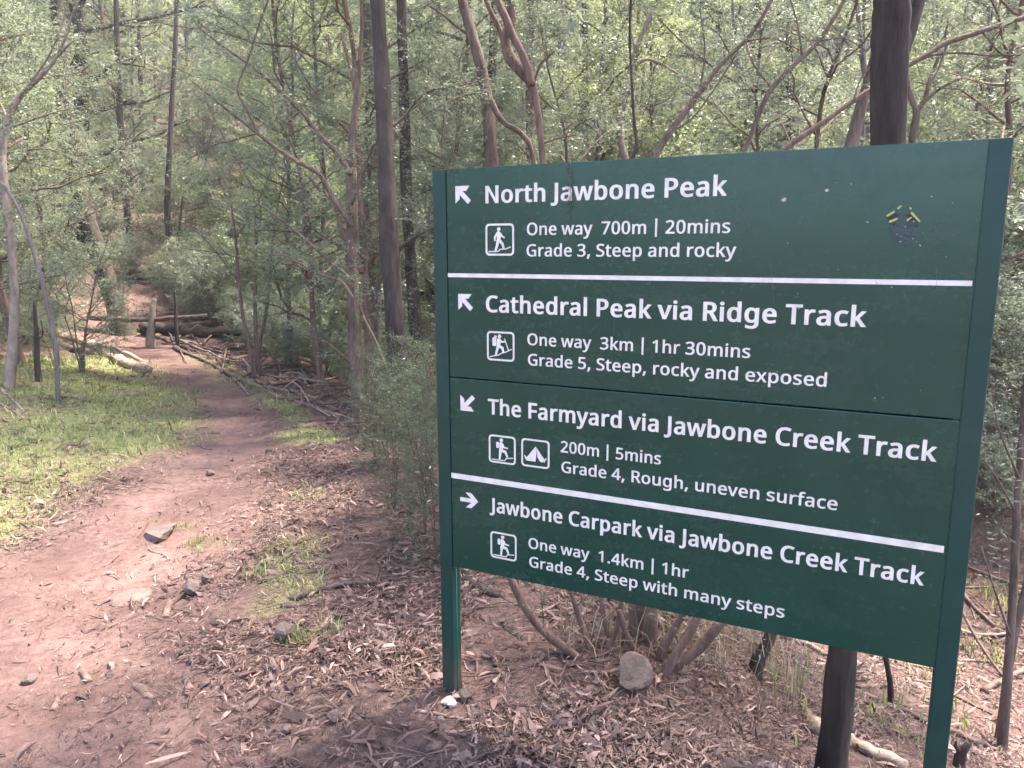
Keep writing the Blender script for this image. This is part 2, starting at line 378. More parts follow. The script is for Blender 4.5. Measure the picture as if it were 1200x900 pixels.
# ------------------------------------------------------------------ the sign
GLYPHS = json.loads('''{",":[375,[[57,-181,67,-140,77,-97,87,-52,97,-6,107,41,115,84,122,125,127,162,259,162,269,147,259,109,247,69,233,27,216,-16,199,-60,182,-102,165,-142,148,-181]]],".":[375,[[186,-20,169,-18,154,-14,139,-7,126,3,115,16,107,32,102,52,101,76,102,100,107,120,115,136,126,148,139,158,154,164,169,168,186,169,204,168,220,164,235,158,249,148,260,136,268,120,273,100,275,76,273,52,268,32,260,16,249,3,235,-7,220,-14,204,-18]]],"0":[801,[[399,-14,320,-5,252,20,195,63,149,123,114,197,89,286,74,387,69,501,71,580,77,652,87,718,102,779,120,833,144,880,173,921,207,955,247,981,292,1000,343,1012,399,1015,478,1007,546,982,603,939,650,880,686,806,712,718,727,616,733,501,730,424,724,352,714,285,699,225,680,170,655,123,626,82,592,48,553,21,508,1,456,-10],[399,91,451,97,495,116,531,148,560,193,581,250,596,321,605,404,608,501,605,597,596,680,581,751,560,808,531,853,495,885,451,904,399,910,347,904,302,885,266,853,239,808,218,751,204,680,195,597,192,501,195,405,204,321,218,251,239,193,266,149,302,117,347,97]]],"1":[801,[[377,0,377,699,377,728,377,753,378,776,378,796,379,814,380,833,381,852,382,871,371,861,361,851,351,842,342,834,332,826,321,816,309,806,296,794,189,707,125,790,395,1000,497,1000,497,0]]],"2":[801,[[67,0,67,102,329,367,365,404,399,438,429,471,457,501,481,531,502,560,520,588,535,617,547,646,555,676,560,708,562,741,559,780,549,814,534,842,513,866,486,885,456,898,423,906,385,909,350,907,317,903,286,895,257,884,229,870,201,854,173,835,144,814,78,896,109,920,142,942,177,962,214,980,253,995,295,1005,339,1012,385,1014,452,1010,511,996,562,974,606,943,642,905,667,859,683,807,688,748,686,709,680,672,670,636,655,602,638,568,617,534,593,500,566,466,536,432,504,397,469,361,431,324,223,118,223,112,728,112,728,0]]],"3":[801,[[338,-14,299,-13,262,-11,226,-7,192,-2,159,5,126,15,94,26,63,41,63,155,95,141,129,128,163,117,199,107,235,99,270,94,305,91,339,90,401,93,455,103,498,119,533,142,559,171,578,205,589,243,592,287,588,331,574,368,551,398,519,422,478,440,431,453,375,461,312,464,216,464,216,569,314,569,372,572,422,582,465,598,501,620,529,648,549,681,560,717,564,758,561,792,552,822,537,848,515,870,489,888,458,900,422,908,382,910,343,909,307,904,274,897,244,887,215,874,187,860,158,844,130,826,69,910,97,931,128,950,163,967,201,983,242,997,286,1006,332,1012,381,1014,454,1010,518,997,571,975,614,944,648,907,671,865,686,818,690,766,687,718,676,676,659,638,634,606,604,578,569,556,528,539,483,527,483,521,540,511,588,495,629,473,662,445,688,412,707,374,718,332,721,284,719,242,711,202,698,165,681,130,658,97,629,69,595,45,555,24,510,7,459,-5,401,-12]]],"4":[801,[[508,0,508,227,29,227,29,332,500,1006,627,1006,627,338,773,338,773,227,627,227,627,0],[150,338,508,338,508,653,509,688,509,720,510,750,511,777,512,802,513,827,514,851,515,874,510,874,504,860,497,846,490,832,482,817,473,802,465,788,457,776,450,765]]],"5":[801,[[347,-14,309,-13,273,-11,237,-6,202,0,170,8,140,17,113,28,88,41,88,157,115,142,144,129,176,118,211,109,246,101,281,95,315,92,349,91,401,94,449,104,491,121,527,144,557,173,578,211,591,255,595,307,591,353,580,393,561,428,535,457,501,480,457,497,405,507,345,510,324,509,303,508,279,506,255,503,231,499,209,496,190,492,174,489,112,528,150,1000,651,1000,651,888,255,888,231,598,244,600,259,603,276,605,296,608,316,610,338,612,361,613,385,613,458,609,523,594,581,570,630,536,670,494,699,444,716,385,721,319,715,246,697,181,666,124,623,75,568,36,504,8,431,-8]]],"7":[801,[[190,0,601,888,62,888,62,1000,733,1000,733,905,326,0]]],"C":[885,[[545,-14,472,-10,405,2,344,21,290,49,242,84,200,125,165,174,137,228,114,289,98,355,89,426,85,501,89,575,99,644,117,708,141,768,172,823,209,871,253,913,304,949,361,977,423,998,492,1010,566,1014,642,1010,714,999,780,981,842,955,791,849,768,859,742,869,716,878,688,887,659,894,629,899,597,902,564,903,488,897,421,876,361,843,311,796,270,737,242,668,224,589,218,500,224,412,240,333,267,264,305,205,353,158,412,124,482,103,563,97,596,97,627,99,658,103,688,108,717,114,746,120,774,128,803,136,803,27,774,17,746,8,717,1,687,-4,656,-8,622,-12,585,-13]]],"F":[727,[[136,0,136,1000,695,1000,695,889,262,889,262,535,668,535,668,424,262,424,262,0]]],"G":[1020,[[564,-14,490,-10,421,2,359,21,303,48,253,83,209,124,172,172,141,226,117,287,99,352,89,424,85,500,89,576,101,646,120,712,147,772,181,826,222,874,270,915,324,950,385,978,452,998,525,1010,604,1014,645,1013,685,1010,725,1005,763,999,799,990,835,980,869,968,902,955,854,846,827,857,798,868,767,878,735,887,701,894,667,899,632,902,597,903,512,897,437,876,372,843,317,796,273,737,242,668,223,589,217,500,220,442,227,388,239,337,256,289,278,246,305,208,338,174,377,146,421,124,472,108,530,98,594,95,626,96,655,97,682,99,706,102,728,106,750,110,771,114,790,119,790,416,570,416,570,528,916,528,916,38,875,25,834,15,793,6,752,-1,709,-7,664,-11,616,-13]]],"J":[382,[[-6,-266,-22,-266,-37,-265,-51,-263,-64,-261,-77,-259,-88,-255,-99,-252,-109,-248,-109,-141,-98,-144,-86,-147,-74,-149,-62,-151,-49,-153,-36,-154,-22,-155,-8,-155,9,-155,26,-152,42,-148,58,-141,73,-133,87,-122,99,-109,109,-92,118,-73,124,-50,128,-24,129,6,129,1000,255,1000,255,15,250,-52,237,-110,215,-158,183,-197,145,-228,100,-249,50,-262]]],"N":[1064,[[136,0,136,1000,282,1000,815,172,821,172,820,185,819,200,818,218,817,240,816,262,815,286,814,311,813,338,812,364,811,389,811,413,811,436,811,1000,929,1000,929,0,782,0,247,831,241,831,243,805,245,776,247,744,249,709,250,672,251,635,252,597,252,559,252,0]]],"O":[1094,[[548,-14,473,-10,405,2,344,22,289,50,241,86,199,128,164,176,136,231,114,292,98,357,89,428,85,503,89,577,98,647,114,712,136,772,164,826,199,874,241,916,289,951,344,979,406,999,474,1011,549,1015,621,1011,687,1000,747,980,801,952,849,917,891,875,927,827,956,772,979,712,995,647,1005,577,1008,501,1005,426,995,356,979,291,956,230,927,176,891,128,849,86,801,50,747,22,687,2,620,-10],[548,95,627,102,695,122,752,156,797,204,831,263,856,332,870,412,875,501,870,591,856,670,831,739,797,798,752,845,696,878,628,898,549,905,470,898,402,878,345,845,299,798,264,739,239,670,224,591,218,501,223,412,238,332,263,263,298,204,344,156,401,122,469,102]]],"P":[847,[[136,0,136,1000,401,1000,492,995,570,981,635,957,686,923,726,881,754,830,770,772,776,706,774,665,767,626,755,588,739,551,717,517,689,486,655,458,614,434,567,415,511,401,448,392,377,389,262,389,262,0],[262,497,363,497,430,500,487,509,536,523,576,543,606,571,628,606,641,649,646,700,642,746,630,785,611,818,584,845,549,865,505,880,451,889,389,892,262,892]]],"R":[871,[[136,0,136,1000,412,1000,499,996,574,982,636,960,687,929,726,889,754,841,770,783,776,716,774,677,769,643,759,611,747,583,731,557,713,535,693,515,672,498,649,483,625,470,601,458,576,448,850,0,703,0,461,413,262,413,262,0],[262,520,412,520,469,523,517,532,558,547,590,568,614,595,632,628,642,666,646,710,642,756,631,794,613,825,587,849,553,868,512,880,462,888,405,891,262,891]]],"S":[769,[[346,-14,305,-13,265,-11,227,-7,190,-1,156,6,125,14,97,23,71,34,71,154,98,143,128,133,161,123,197,113,235,105,273,100,312,96,352,95,404,98,450,106,489,120,520,139,545,162,563,190,574,221,577,256,576,280,572,301,565,321,556,339,544,355,528,371,508,387,484,401,456,416,423,431,385,446,342,462,282,487,230,514,186,543,149,576,121,612,100,655,88,704,84,759,87,798,94,833,107,866,125,896,147,922,173,946,203,966,237,983,275,997,315,1006,358,1012,403,1014,444,1013,483,1010,519,1005,555,999,588,990,620,981,650,970,679,958,640,850,614,861,586,871,557,880,527,888,497,895,465,900,433,902,401,903,357,901,318,893,286,881,259,863,238,842,223,817,214,789,211,758,213,734,217,712,223,692,233,674,245,657,260,642,279,627,301,613,327,600,357,586,391,571,430,556,472,540,511,523,547,505,579,487,608,467,633,446,654,423,672,398,685,370,695,339,701,305,703,268,697,205,679,149,649,101,606,60,554,28,493,5,424,-9]]],"T":[779,[[326,0,326,889,14,889,14,1000,763,1000,763,889,452,889,452,0]]],"a":[786,[[301,-14,252,-11,208,-1,167,16,132,40,102,71,81,109,69,155,64,209,70,262,86,308,114,348,153,382,203,409,265,429,339,442,424,448,552,452,552,497,549,541,542,577,529,606,511,627,489,643,462,655,431,662,396,664,367,663,339,660,311,654,284,646,258,637,233,628,208,617,185,606,147,699,173,712,201,724,231,734,263,744,297,753,332,759,367,762,403,763,468,760,523,748,569,729,606,703,635,669,656,625,668,573,672,511,672,0,583,0,559,106,553,106,528,78,503,53,477,32,450,15,421,3,386,-7,346,-12],[329,85,375,89,416,99,454,115,487,138,515,168,535,205,546,249,550,300,550,367,440,363,375,358,321,349,278,335,246,318,222,296,205,271,195,241,192,207,194,178,202,153,214,132,230,115,251,102,274,93,300,87]]],"b":[861,[[475,-14,433,-12,395,-6,361,4,331,18,304,35,280,54,260,74,242,95,233,95,207,0,119,0,119,1064,242,1064,242,805,242,782,242,759,241,737,240,716,239,697,238,679,237,664,235,651,242,651,260,674,280,695,304,714,331,731,361,745,395,755,433,761,475,763,541,757,601,739,654,709,700,666,737,611,763,545,779,466,784,375,779,285,763,206,736,139,699,84,653,41,600,11,541,-8],[457,88,504,93,545,107,579,130,607,162,629,204,644,253,654,311,657,377,644,501,606,590,543,643,454,661,399,657,353,644,316,622,289,592,268,553,254,505,245,447,242,380,242,374,245,309,254,252,268,203,288,162,315,130,353,107,400,93]]],"c":[672,[[420,-14,372,-11,326,-4,283,9,243,27,206,50,174,78,145,113,121,153,102,198,88,250,80,308,77,371,80,437,89,497,103,550,123,597,148,637,178,672,211,701,249,724,290,742,333,755,380,762,429,765,457,764,485,762,512,758,539,753,565,747,588,740,608,732,626,724,588,622,571,628,552,634,532,640,510,646,488,651,466,654,446,656,426,657,329,639,260,586,218,497,204,373,208,309,218,253,235,205,258,165,289,133,325,110,369,97,419,92,449,93,477,96,503,100,527,105,550,112,572,119,593,127,613,136,613,27,594,17,574,9,552,2,530,-4,506,-8,480,-11,451,-13]]],"d":[861,[[385,-14,319,-8,259,10,207,41,161,83,124,138,98,205,82,283,77,374,82,465,98,544,125,611,162,666,208,709,260,740,320,759,387,765,428,763,466,757,499,747,529,733,555,716,579,697,600,676,619,654,627,654,627,664,626,677,624,691,623,708,621,725,620,740,619,753,619,765,619,1064,742,1064,742,0,643,0,625,101,619,101,601,78,580,57,556,37,529,20,499,5,465,-6,427,-12],[405,88,460,92,506,105,544,125,572,153,593,190,608,235,617,288,620,350,620,373,618,439,609,496,594,546,574,588,546,620,508,644,461,658,403,662,357,658,316,643,282,618,254,583,232,540,217,491,208,434,204,371,208,308,217,252,232,203,254,162,282,130,317,107,358,93]]],"e":[790,[[438,-14,387,-11,338,-3,293,10,250,29,211,54,177,84,148,119,123,159,103,204,88,255,80,310,77,370,80,429,87,484,100,535,118,581,141,623,168,659,199,691,235,717,274,738,316,753,361,762,409,765,456,762,499,754,539,741,575,723,608,700,636,672,661,640,681,604,698,565,709,522,716,475,719,426,719,352,204,352,210,292,222,239,242,195,270,158,304,128,344,108,391,95,444,91,479,92,511,94,542,99,571,104,599,112,627,121,656,131,685,143,685,35,656,23,628,13,600,5,571,-2,542,-7,510,-11,476,-13],[207,450,590,450,587,495,579,536,565,572,546,604,520,630,489,649,451,660,408,664,366,660,329,650,296,632,268,607,245,576,227,539,215,497]]],"f":[482,[[153,0,153,655,21,655,21,713,153,755,153,798,157,866,169,924,189,971,217,1008,252,1036,294,1056,342,1067,396,1071,418,1071,439,1070,459,1067,478,1064,496,1060,513,1056,528,1051,542,1046,510,950,498,953,486,957,472,960,458,964,443,967,428,969,413,970,398,971,369,968,344,960,323,947,306,929,293,906,283,876,278,841,276,800,276,751,465,751,465,655,276,655,276,0]]],"g":[861,[[406,-336,327,-333,256,-324,192,-309,136,-289,136,-175,195,-201,261,-219,333,-230,413,-234,459,-230,499,-220,535,-202,565,-177,589,-146,607,-110,617,-69,620,-22,620,7,621,16,621,27,621,40,622,55,623,70,623,82,624,92,625,99,619,99,576,50,523,14,460,-7,387,-14,318,-8,257,12,204,44,159,88,123,144,98,211,82,287,77,374,82,459,98,535,123,602,159,659,204,705,256,738,317,758,385,765,421,763,456,758,488,749,519,737,548,721,574,701,598,678,620,651,627,651,644,751,742,751,742,-13,737,-88,722,-154,696,-209,660,-255,614,-290,556,-316,487,-331],[405,87,458,91,503,102,540,121,570,148,593,183,609,227,619,281,622,345,622,374,619,446,609,506,592,556,569,595,538,624,500,644,455,657,402,661,358,656,319,642,285,619,256,586,234,545,217,495,208,438,204,373,208,307,217,250,233,201,256,160,284,128,318,105,359,91]]],"h":[866,[[119,0,119,1064,242,1064,242,752,242,725,241,698,238,672,235,647,244,647,264,674,287,698,313,717,342,734,374,747,407,756,442,761,478,763,542,759,598,747,645,727,683,698,714,661,735,613,748,556,752,489,752,0,630,0,630,480,620,559,588,616,536,650,462,661,404,657,356,643,318,621,289,590,269,551,254,504,245,450,242,388,242,0]]],"i":[361,[[182,875,167,877,154,880,141,886,130,895,121,906,114,919,111,935,109,954,111,973,114,989,121,1003,130,1013,141,1022,154,1028,167,1031,182,1032,196,1031,209,1028,221,1022,232,1013,241,1003,248,989,252,973,254,954,252,935,248,919,241,906,232,895,221,886,209,880,196,877],[119,0,119,751,242,751,242,0]]],"k":[748,[[119,0,119,1064,241,1064,241,508,241,496,241,483,240,467,240,450,239,432,238,416,237,400,235,387,241,387,246,393,251,400,258,409,266,419,275,429,283,440,292,451,300,462,309,472,317,481,324,490,331,497,570,751,714,751,410,430,735,0,587,0,326,350,241,276,241,0]]],"l":[361,[[119,0,119,1064,242,1064,242,0]]],"m":[1310,[[119,0,119,751,218,751,237,648,244,648,263,676,285,700,310,720,338,736,368,749,400,758,432,763,465,765,546,757,611,733,660,694,695,639,702,639,722,669,746,695,774,716,805,734,838,747,872,757,907,763,943,765,1002,761,1054,748,1098,728,1133,700,1161,662,1180,614,1192,557,1196,489,1196,0,1074,0,1074,483,1065,561,1036,617,988,650,922,661,871,657,828,645,793,626,765,598,745,563,730,521,721,471,719,415,719,0,597,0,597,483,587,561,558,617,510,650,443,661,390,657,347,644,312,622,286,591,267,552,253,506,245,451,242,389,242,0]]],"n":[866,[[119,0,119,751,218,751,237,648,244,648,264,676,287,700,314,720,345,736,377,749,411,758,445,763,480,765,544,761,598,748,645,728,683,700,714,662,735,614,748,557,752,489,752,0,630,0,630,480,620,559,588,616,536,650,462,661,405,657,357,644,319,622,290,591,269,552,254,506,245,451,242,389,242,0]]],"o":[847,[[422,-14,373,-11,328,-3,285,12,244,32,208,57,175,88,146,123,122,165,102,211,88,261,80,317,77,377,83,465,100,542,130,608,171,664,222,708,282,740,349,758,426,765,475,762,522,753,565,739,606,719,643,694,675,664,703,628,728,588,747,542,761,492,769,437,772,377,766,289,748,211,719,145,677,88,626,44,566,12,498,-8],[424,88,477,93,523,108,561,132,591,166,614,208,631,258,641,314,644,377,641,440,631,495,614,544,591,585,561,619,522,642,477,656,423,661,369,656,324,642,286,619,256,585,234,544,217,495,208,440,204,377,208,314,218,258,234,208,257,166,287,132,325,108,371,93]]],"p":[861,[[119,-336,119,751,220,751,237,648,242,648,260,672,281,694,305,713,331,731,360,746,394,756,433,763,476,765,542,759,601,741,654,710,700,668,737,614,763,547,779,468,784,377,779,287,763,208,737,141,700,85,654,42,601,11,541,-8,475,-14,433,-12,395,-6,361,5,331,19,304,36,281,54,260,74,242,95,234,95,235,83,237,68,238,52,240,35,241,17,242,1,242,-14,242,-28,242,-336],[457,88,489,91,519,98,546,110,569,126,590,147,608,171,623,198,635,229,645,263,651,299,656,337,657,378,654,439,644,494,629,542,607,584,579,618,544,642,502,656,454,661,401,657,356,645,320,625,292,597,271,560,256,515,246,462,242,401,242,377,245,311,254,254,268,205,288,163,315,130,353,107,400,93]]],"r":[578,[[119,0,119,751,220,751,234,613,240,613,259,643,281,671,306,696,333,720,363,740,396,754,431,762,469,765,480,765,491,764,503,764,515,763,527,761,538,760,548,758,557,756,542,643,533,645,523,647,513,648,502,650,491,651,481,652,471,653,461,653,433,651,405,645,379,635,353,621,329,604,308,583,289,560,272,533,259,503,250,471,244,437,242,401,242,0]]],"s":[671,[[308,-14,270,-13,235,-11,203,-7,173,-1,145,6,120,14,95,23,73,34,73,146,96,135,122,124,151,114,181,104,213,96,246,90,278,87,311,85,355,87,392,93,423,102,447,116,465,132,478,151,486,172,489,196,488,210,485,223,480,235,473,247,464,258,452,269,437,280,418,291,396,303,370,315,339,328,304,342,269,356,236,370,207,384,179,398,155,412,133,429,115,446,99,465,87,486,78,510,73,536,71,566,76,611,91,650,115,684,149,713,191,736,239,752,293,761,353,765,387,764,419,761,451,757,481,751,510,744,539,735,566,726,592,714,550,616,526,626,502,634,477,643,451,650,425,656,398,660,372,663,345,664,309,662,278,658,251,650,229,639,212,626,199,610,192,593,189,573,190,558,194,544,199,532,207,520,218,510,232,499,248,489,268,478,291,468,318,456,348,444,382,430,417,417,449,403,478,389,504,375,528,360,549,343,566,326,581,307,593,286,601,262,606,236,608,207,603,156,588,111,562,73,527,42,483,18,431,0,373,-11]]],"t":[506,[[349,-14,320,-13,292,-9,266,-3,240,6,217,18,195,34,176,54,160,77,146,105,137,138,131,176,129,218,129,655,22,655,22,714,130,763,179,923,252,923,252,751,469,751,469,655,252,655,252,221,254,189,260,162,271,138,285,120,303,105,323,95,345,89,370,87,384,87,398,88,413,90,427,92,441,94,454,97,465,99,475,102,475,8,464,4,451,-1,436,-4,419,-8,401,-10,383,-12,366,-14]]],"u":[866,[[384,-14,320,-10,265,2,218,23,179,51,149,89,128,136,115,193,111,259,111,751,235,751,235,268,246,189,277,133,329,99,402,88,460,93,508,106,546,128,575,158,596,197,611,244,620,298,623,360,623,751,747,751,747,0,646,0,627,99,622,99,602,72,578,48,551,29,521,13,488,1,454,-7,420,-12]]],"v":[712,[[284,0,0,751,132,751,291,308,297,292,303,276,309,258,315,240,321,221,327,203,332,185,338,167,342,151,346,136,349,122,352,109,357,109,360,122,364,136,368,151,373,168,379,186,384,204,391,222,397,241,404,259,410,277,415,293,420,308,580,751,712,751,426,0]]],"w":[1101,[[221,1,15,752,143,752,247,352,254,321,262,291,269,260,276,230,282,200,288,173,292,149,296,127,301,127,304,140,307,154,311,169,314,186,318,204,323,222,327,241,332,260,337,279,342,296,347,313,352,329,485,752,619,752,748,329,756,305,763,279,771,253,778,225,785,198,790,173,795,150,798,129,804,129,807,148,811,171,816,196,823,225,830,256,838,288,846,320,854,352,959,752,1085,752,877,1,733,1,604,424,595,453,587,481,579,509,572,537,566,563,560,586,556,606,552,623,546,623,543,606,539,586,534,563,528,537,521,509,514,481,505,452,496,423,361,1]]],"x":[741,[[25,0,297,384,38,751,178,751,371,468,563,751,702,751,443,384,716,0,576,0,371,300,164,0]]],"y":[714,[[118,-336,101,-336,86,-335,72,-334,59,-333,47,-331,35,-329,25,-327,15,-325,15,-227,24,-228,32,-230,42,-231,53,-233,64,-234,75,-235,86,-235,98,-235,129,-233,156,-226,181,-215,202,-199,220,-179,237,-157,252,-131,265,-102,304,-3,1,751,133,751,296,324,306,296,315,269,325,242,333,216,341,191,348,166,354,142,359,119,364,119,369,138,375,159,382,184,390,211,399,239,408,268,418,296,429,325,581,751,714,751,391,-104,370,-154,346,-199,319,-239,289,-273,255,-301,215,-320,169,-332]]],"|":[606,[[252,-245,252,1156,354,1156,354,-245]]]," ":[364,[]]}''')
SIGN_P0 = np.array([-0.21701, 2.57382, CAM_Z + 0.25622]); SIGN_YAW = -0.45985; SIGN_W, SIGN_H = 1.53207, 1.40
ZT = SIGN_P0[2]
def sign_paint(name, base, rough, sheen):
    mt, nt, b = nodes(name); v = mapped(nt, (1, 1, 1)); n1 = noise(nt, v, 3.0, 6, 0.65); n2 = noise(nt, v, 40, 4, 0.6)
    vs = mapped(nt, (1.2, 1.2, 5)); n3 = noise(nt, vs, 2.5, 5, 0.7)
    c = mixc(nt, ramp(nt, n1.outputs[0], [(0.4, (0, 0, 0)), (0.75, (1, 1, 1))]).outputs[0], base, tuple(x * 1.25 + 0.004 for x in base))
    c = mixc(nt, ramp(nt, n3.outputs[0], [(0.5, (0, 0, 0)), (0.9, (.5, .5, .5))]).outputs[0], c, (0.035, 0.055, 0.047))
    nt.links.new(c, b.inputs["Base Color"])
    r = ramp(nt, mathn(nt, 'ADD', mathn(nt, 'MULTIPLY', n3.outputs[0], .6), mathn(nt, 'MULTIPLY', n2.outputs[0], .4)), [(0.3, (rough - .07,) * 3), (0.7, (rough + .12,) * 3)]).outputs[0]
    nt.links.new(r, b.inputs["Roughness"]); b.inputs["Specular IOR Level"].default_value = sheen
    n4 = noise(nt, v, 1.6, 2, 0.5); bump(nt, b, n4.outputs[0], 0.12, 0.02); return mt
PANEL_MAT = sign_paint("green_panel_paint", (0.003, 0.033, 0.0225), 0.23, 0.42)
def grime(mt):
    """soil splash and rubbed paint low on the posts"""
    nt = mt.node_tree; b = nt.nodes["Principled BSDF"]; old = b.inputs["Base Color"].links[0].from_socket
    tc = nt.nodes.new("ShaderNodeTexCoord"); sx = nt.nodes.new("ShaderNodeSeparateXYZ"); nt.links.new(tc.outputs["Object"], sx.inputs[0])
    n = noise(nt, mapped(nt, (30, 30, 9)), 1.0, 6, .7)
    f = mathn(nt, 'SUBTRACT', mathn(nt, 'ADD', mathn(nt, 'MULTIPLY', n.outputs[0], 1.3), -0.10), mathn(nt, 'MULTIPLY', sx.outputs["Z"], 1.5), True)
    f = ramp(nt, f, [(0.25, (0, 0, 0)), (0.65, (.8, .8, .8))]).outputs[0]
    nt.links.new(mixc(nt, f, old, (0.06, 0.043, 0.032)), b.inputs["Base Color"])
POST_MAT = sign_paint("green_post_paint", (0.002, 0.027, 0.022), 0.4, 0.35)
grime(POST_MAT)
WHITE_MAT, _nt, _b = nodes("white_lettering"); _n = noise(_nt, mapped(_nt, (1, 1, 1)), 30, 5, .6)
_nt.links.new(ramp(_nt, _n.outputs[0], [(0.3, (0.52, 0.45, 0.41)), (0.65, (0.68, 0.595, 0.55))]).outputs[0], _b.inputs["Base Color"]); _b.inputs["Roughness"].default_value = 0.55
sign = empty("trail_sign", (SIGN_P0[0], SIGN_P0[1], 0), "large dark green track direction sign with white lettering on two square posts", "sign")
sign.rotation_euler = (0, 0, SIGN_YAW)
def bevelled(mb, name, mat, parent, width=0.003):
    me = mb.mesh(name, smooth=False); o = link(name, me, mat, parent)
    import bmesh
    bm = bmesh.new(); bm.from_mesh(me); bmesh.ops.bevel(bm, geom=bm.edges[:], offset=width, segments=2, affect='EDGES', profile=0.6); bm.to_mesh(me); bm.free()
    me.polygons.foreach_set("use_smooth", np.zeros(len(me.polygons), bool)); return o
panels = []
for nm, v0, v1 in (("panel", 0.0, 0.6975), ("panel", 0.7015, 1.40)):
    mb = MB(); mb.box((0.0, 0.0, ZT - v1), (SIGN_W + .012, 0.030, ZT - v0)); panels.append(bevelled(mb, nm, PANEL_MAT, sign, 0.0025))
mb = MB(); mb.box((0.01, 0.012, ZT - 0.74), (SIGN_W - .01, 0.029, ZT - 0.66)); 
o = link("backing_strip", new_mesh("backing_strip", np.vstack(mb.V) + [0, 0.0215, 0], np.vstack(mb.Q)), POST_MAT, sign)
for (u0, u1, lean) in ((-0.0535, -0.0015, 0.0), (SIGN_W + 0.002, SIGN_W + 0.0535, 0.006)):
    mb = MB(); mb.box((u0, -0.0035, -0.45), (u1, 0.053, ZT + 0.0005))
    V = np.vstack(mb.V); V[:, 0] += lean * (ZT - V[:, 2]) / 1.6; mb.V = [V]
    post = bevelled(mb, "post", POST_MAT, sign, 0.004)
    mb = MB(); x = (u0 + u1) / 2
    g0 = u1 + 0.0006 if u0 < 0 else u0 - 0.0006
    mb.box((g0 - .0008, 0.020, -0.40), (g0 + .0008, 0.026, ZT - 1.42)); V = np.vstack(mb.V); V[:, 0] += lean * (ZT - V[:, 2]) / 1.6; mb.V = [V]
    link("groove_bead", mb.mesh("groove_bead", False), POST_MAT, post)
_layer = [0]
def flat_polys(name, polys, parent, mat, thick=0.0007, holes=None, y=-0.0):
    """flat applied film: list of loops in (u, v down); even-odd filled"""
    cu = bpy.data.curves.new(name, 'CURVE'); cu.dimensions = '2D'; cu.fill_mode = 'BOTH'; cu.extrude = thick / 2
    for lp in polys:
        s = cu.splines.new('POLY'); s.points.add(len(lp) - 1)
        for q, (u, v) in zip(s.points, lp): q.co = (u, -v, 0, 1)
        s.use_cyclic_u = True
    ob = bpy.data.objects.new(name, cu); COL.objects.link(ob); bpy.context.view_layer.update()
    me = bpy.data.meshes.new_from_object(ob.evaluated_get(bpy.context.evaluated_depsgraph_get())); bpy.data.objects.remove(ob); bpy.data.curves.remove(cu)
    me.validate(); n = len(me.vertices); co = np.zeros(n * 3, np.float32); me.vertices.foreach_get("co", co); co = co.reshape(-1, 3)
    w = np.stack([co[:, 0], y - thick / 2 - 0.0002 - co[:, 2], ZT + co[:, 1]], 1)
    me.vertices.foreach_set("co", w.astype(np.float32).ravel()); me.name = name; me.materials.clear(); me.update()
    return link(name, me, mat, parent)
def area2(lp): return sum(a[0] * b[1] - b[0] * a[1] for a, b in zip(lp, lp[1:] + lp[:1]))
def inside(pt, lp):
    c = False
    for (ax, ay), (bx, by) in zip(lp, lp[1:] + lp[:1]):
        if (ay > pt[1]) != (by > pt[1]) and pt[0] < (bx - ax) * (pt[1] - ay) / (by - ay) + ax: c = not c
    return c
def simplify(lp, tol):
    """Douglas-Peucker on a closed loop"""
    a = np.array(lp, float); n = len(a)
    if n < 8: return a
    i0 = int(a.sum(1).argmin()); a = np.roll(a, -i0, 0); i1 = int(((a - a[0]) ** 2).sum(1).argmax())
    def dp(p):
        if len(p) < 3: return p[:-1]
        d = p[-1] - p[0]; L = np.hypot(*d) + 1e-9; h = np.abs(d[0] * (p[:, 1] - p[0, 1]) - d[1] * (p[:, 0] - p[0, 0])) / L
        k = int(h.argmax())
        return p[:1] if h[k] < tol else np.vstack([dp(p[:k + 1]), dp(p[k:])])
    return np.vstack([dp(a[:i1 + 1]), dp(np.vstack([a[i1:], a[:1]]))])
def embolden(loops, ox, oy):
    out = []
    for i, lp in enumerate(loops):
        hole = sum(inside(lp[0], q) for j, q in enumerate(loops) if j != i) % 2 == 1
        a = simplify(lp, 7)
        if area2([tuple(q) for q in a]) < 0: a = a[::-1]
        e = np.roll(a, -1, 0) - a; e /= np.linalg.norm(e, axis=1)[:, None] + 1e-9
        n = np.stack([e[:, 1], -e[:, 0]], 1)          # outward for counter-clockwise
        n0 = np.roll(n, 1, 0); e0 = np.roll(e, 1, 0); mv = n + n0; mv /= np.linalg.norm(mv, axis=1)[:, None] + 1e-9
        k = -1 if hole else 1
        concave = (e0[:, 0] * e[:, 1] - e0[:, 1] * e[:, 0]) * k < 0
        mv /= np.maximum((mv * n).sum(1), np.where(concave, 0.22, 0.6))[:, None]
        out.append(a + k * mv * [ox, oy])
    return out
def text_line(text, u0, u1, base, cap, ox, oy, parent, slant=0.0):
    pen = 0; loops = []; sc = cap / (1000 + 2 * oy)
    for ch in text:
        adv, ls = GLYPHS[ch]
        lps = embolden([list(zip(l[0::2], l[1::2])) for l in ls], ox, oy)
        for l in lps: loops.append(np.stack([l[:, 0] + pen, l[:, 1] + oy], 1))
        pen += adv + (1.35 * ox if ch != ' ' else 0.3 * ox)
    lo = min(l[:, 0].min() for l in loops); hi = max(l[:, 0].max() for l in loops)
    sx = (u1 - u0) / (hi - lo)
    return flat_polys("lettering", [[(u0 + (x - lo) * sx, base + slant * ((x - lo) / (hi - lo) - .5) - y * sc) for x, y in l] for l in loops], parent, WHITE_MAT)
HB, HY, SB, SY = 46, 26, 30, 16
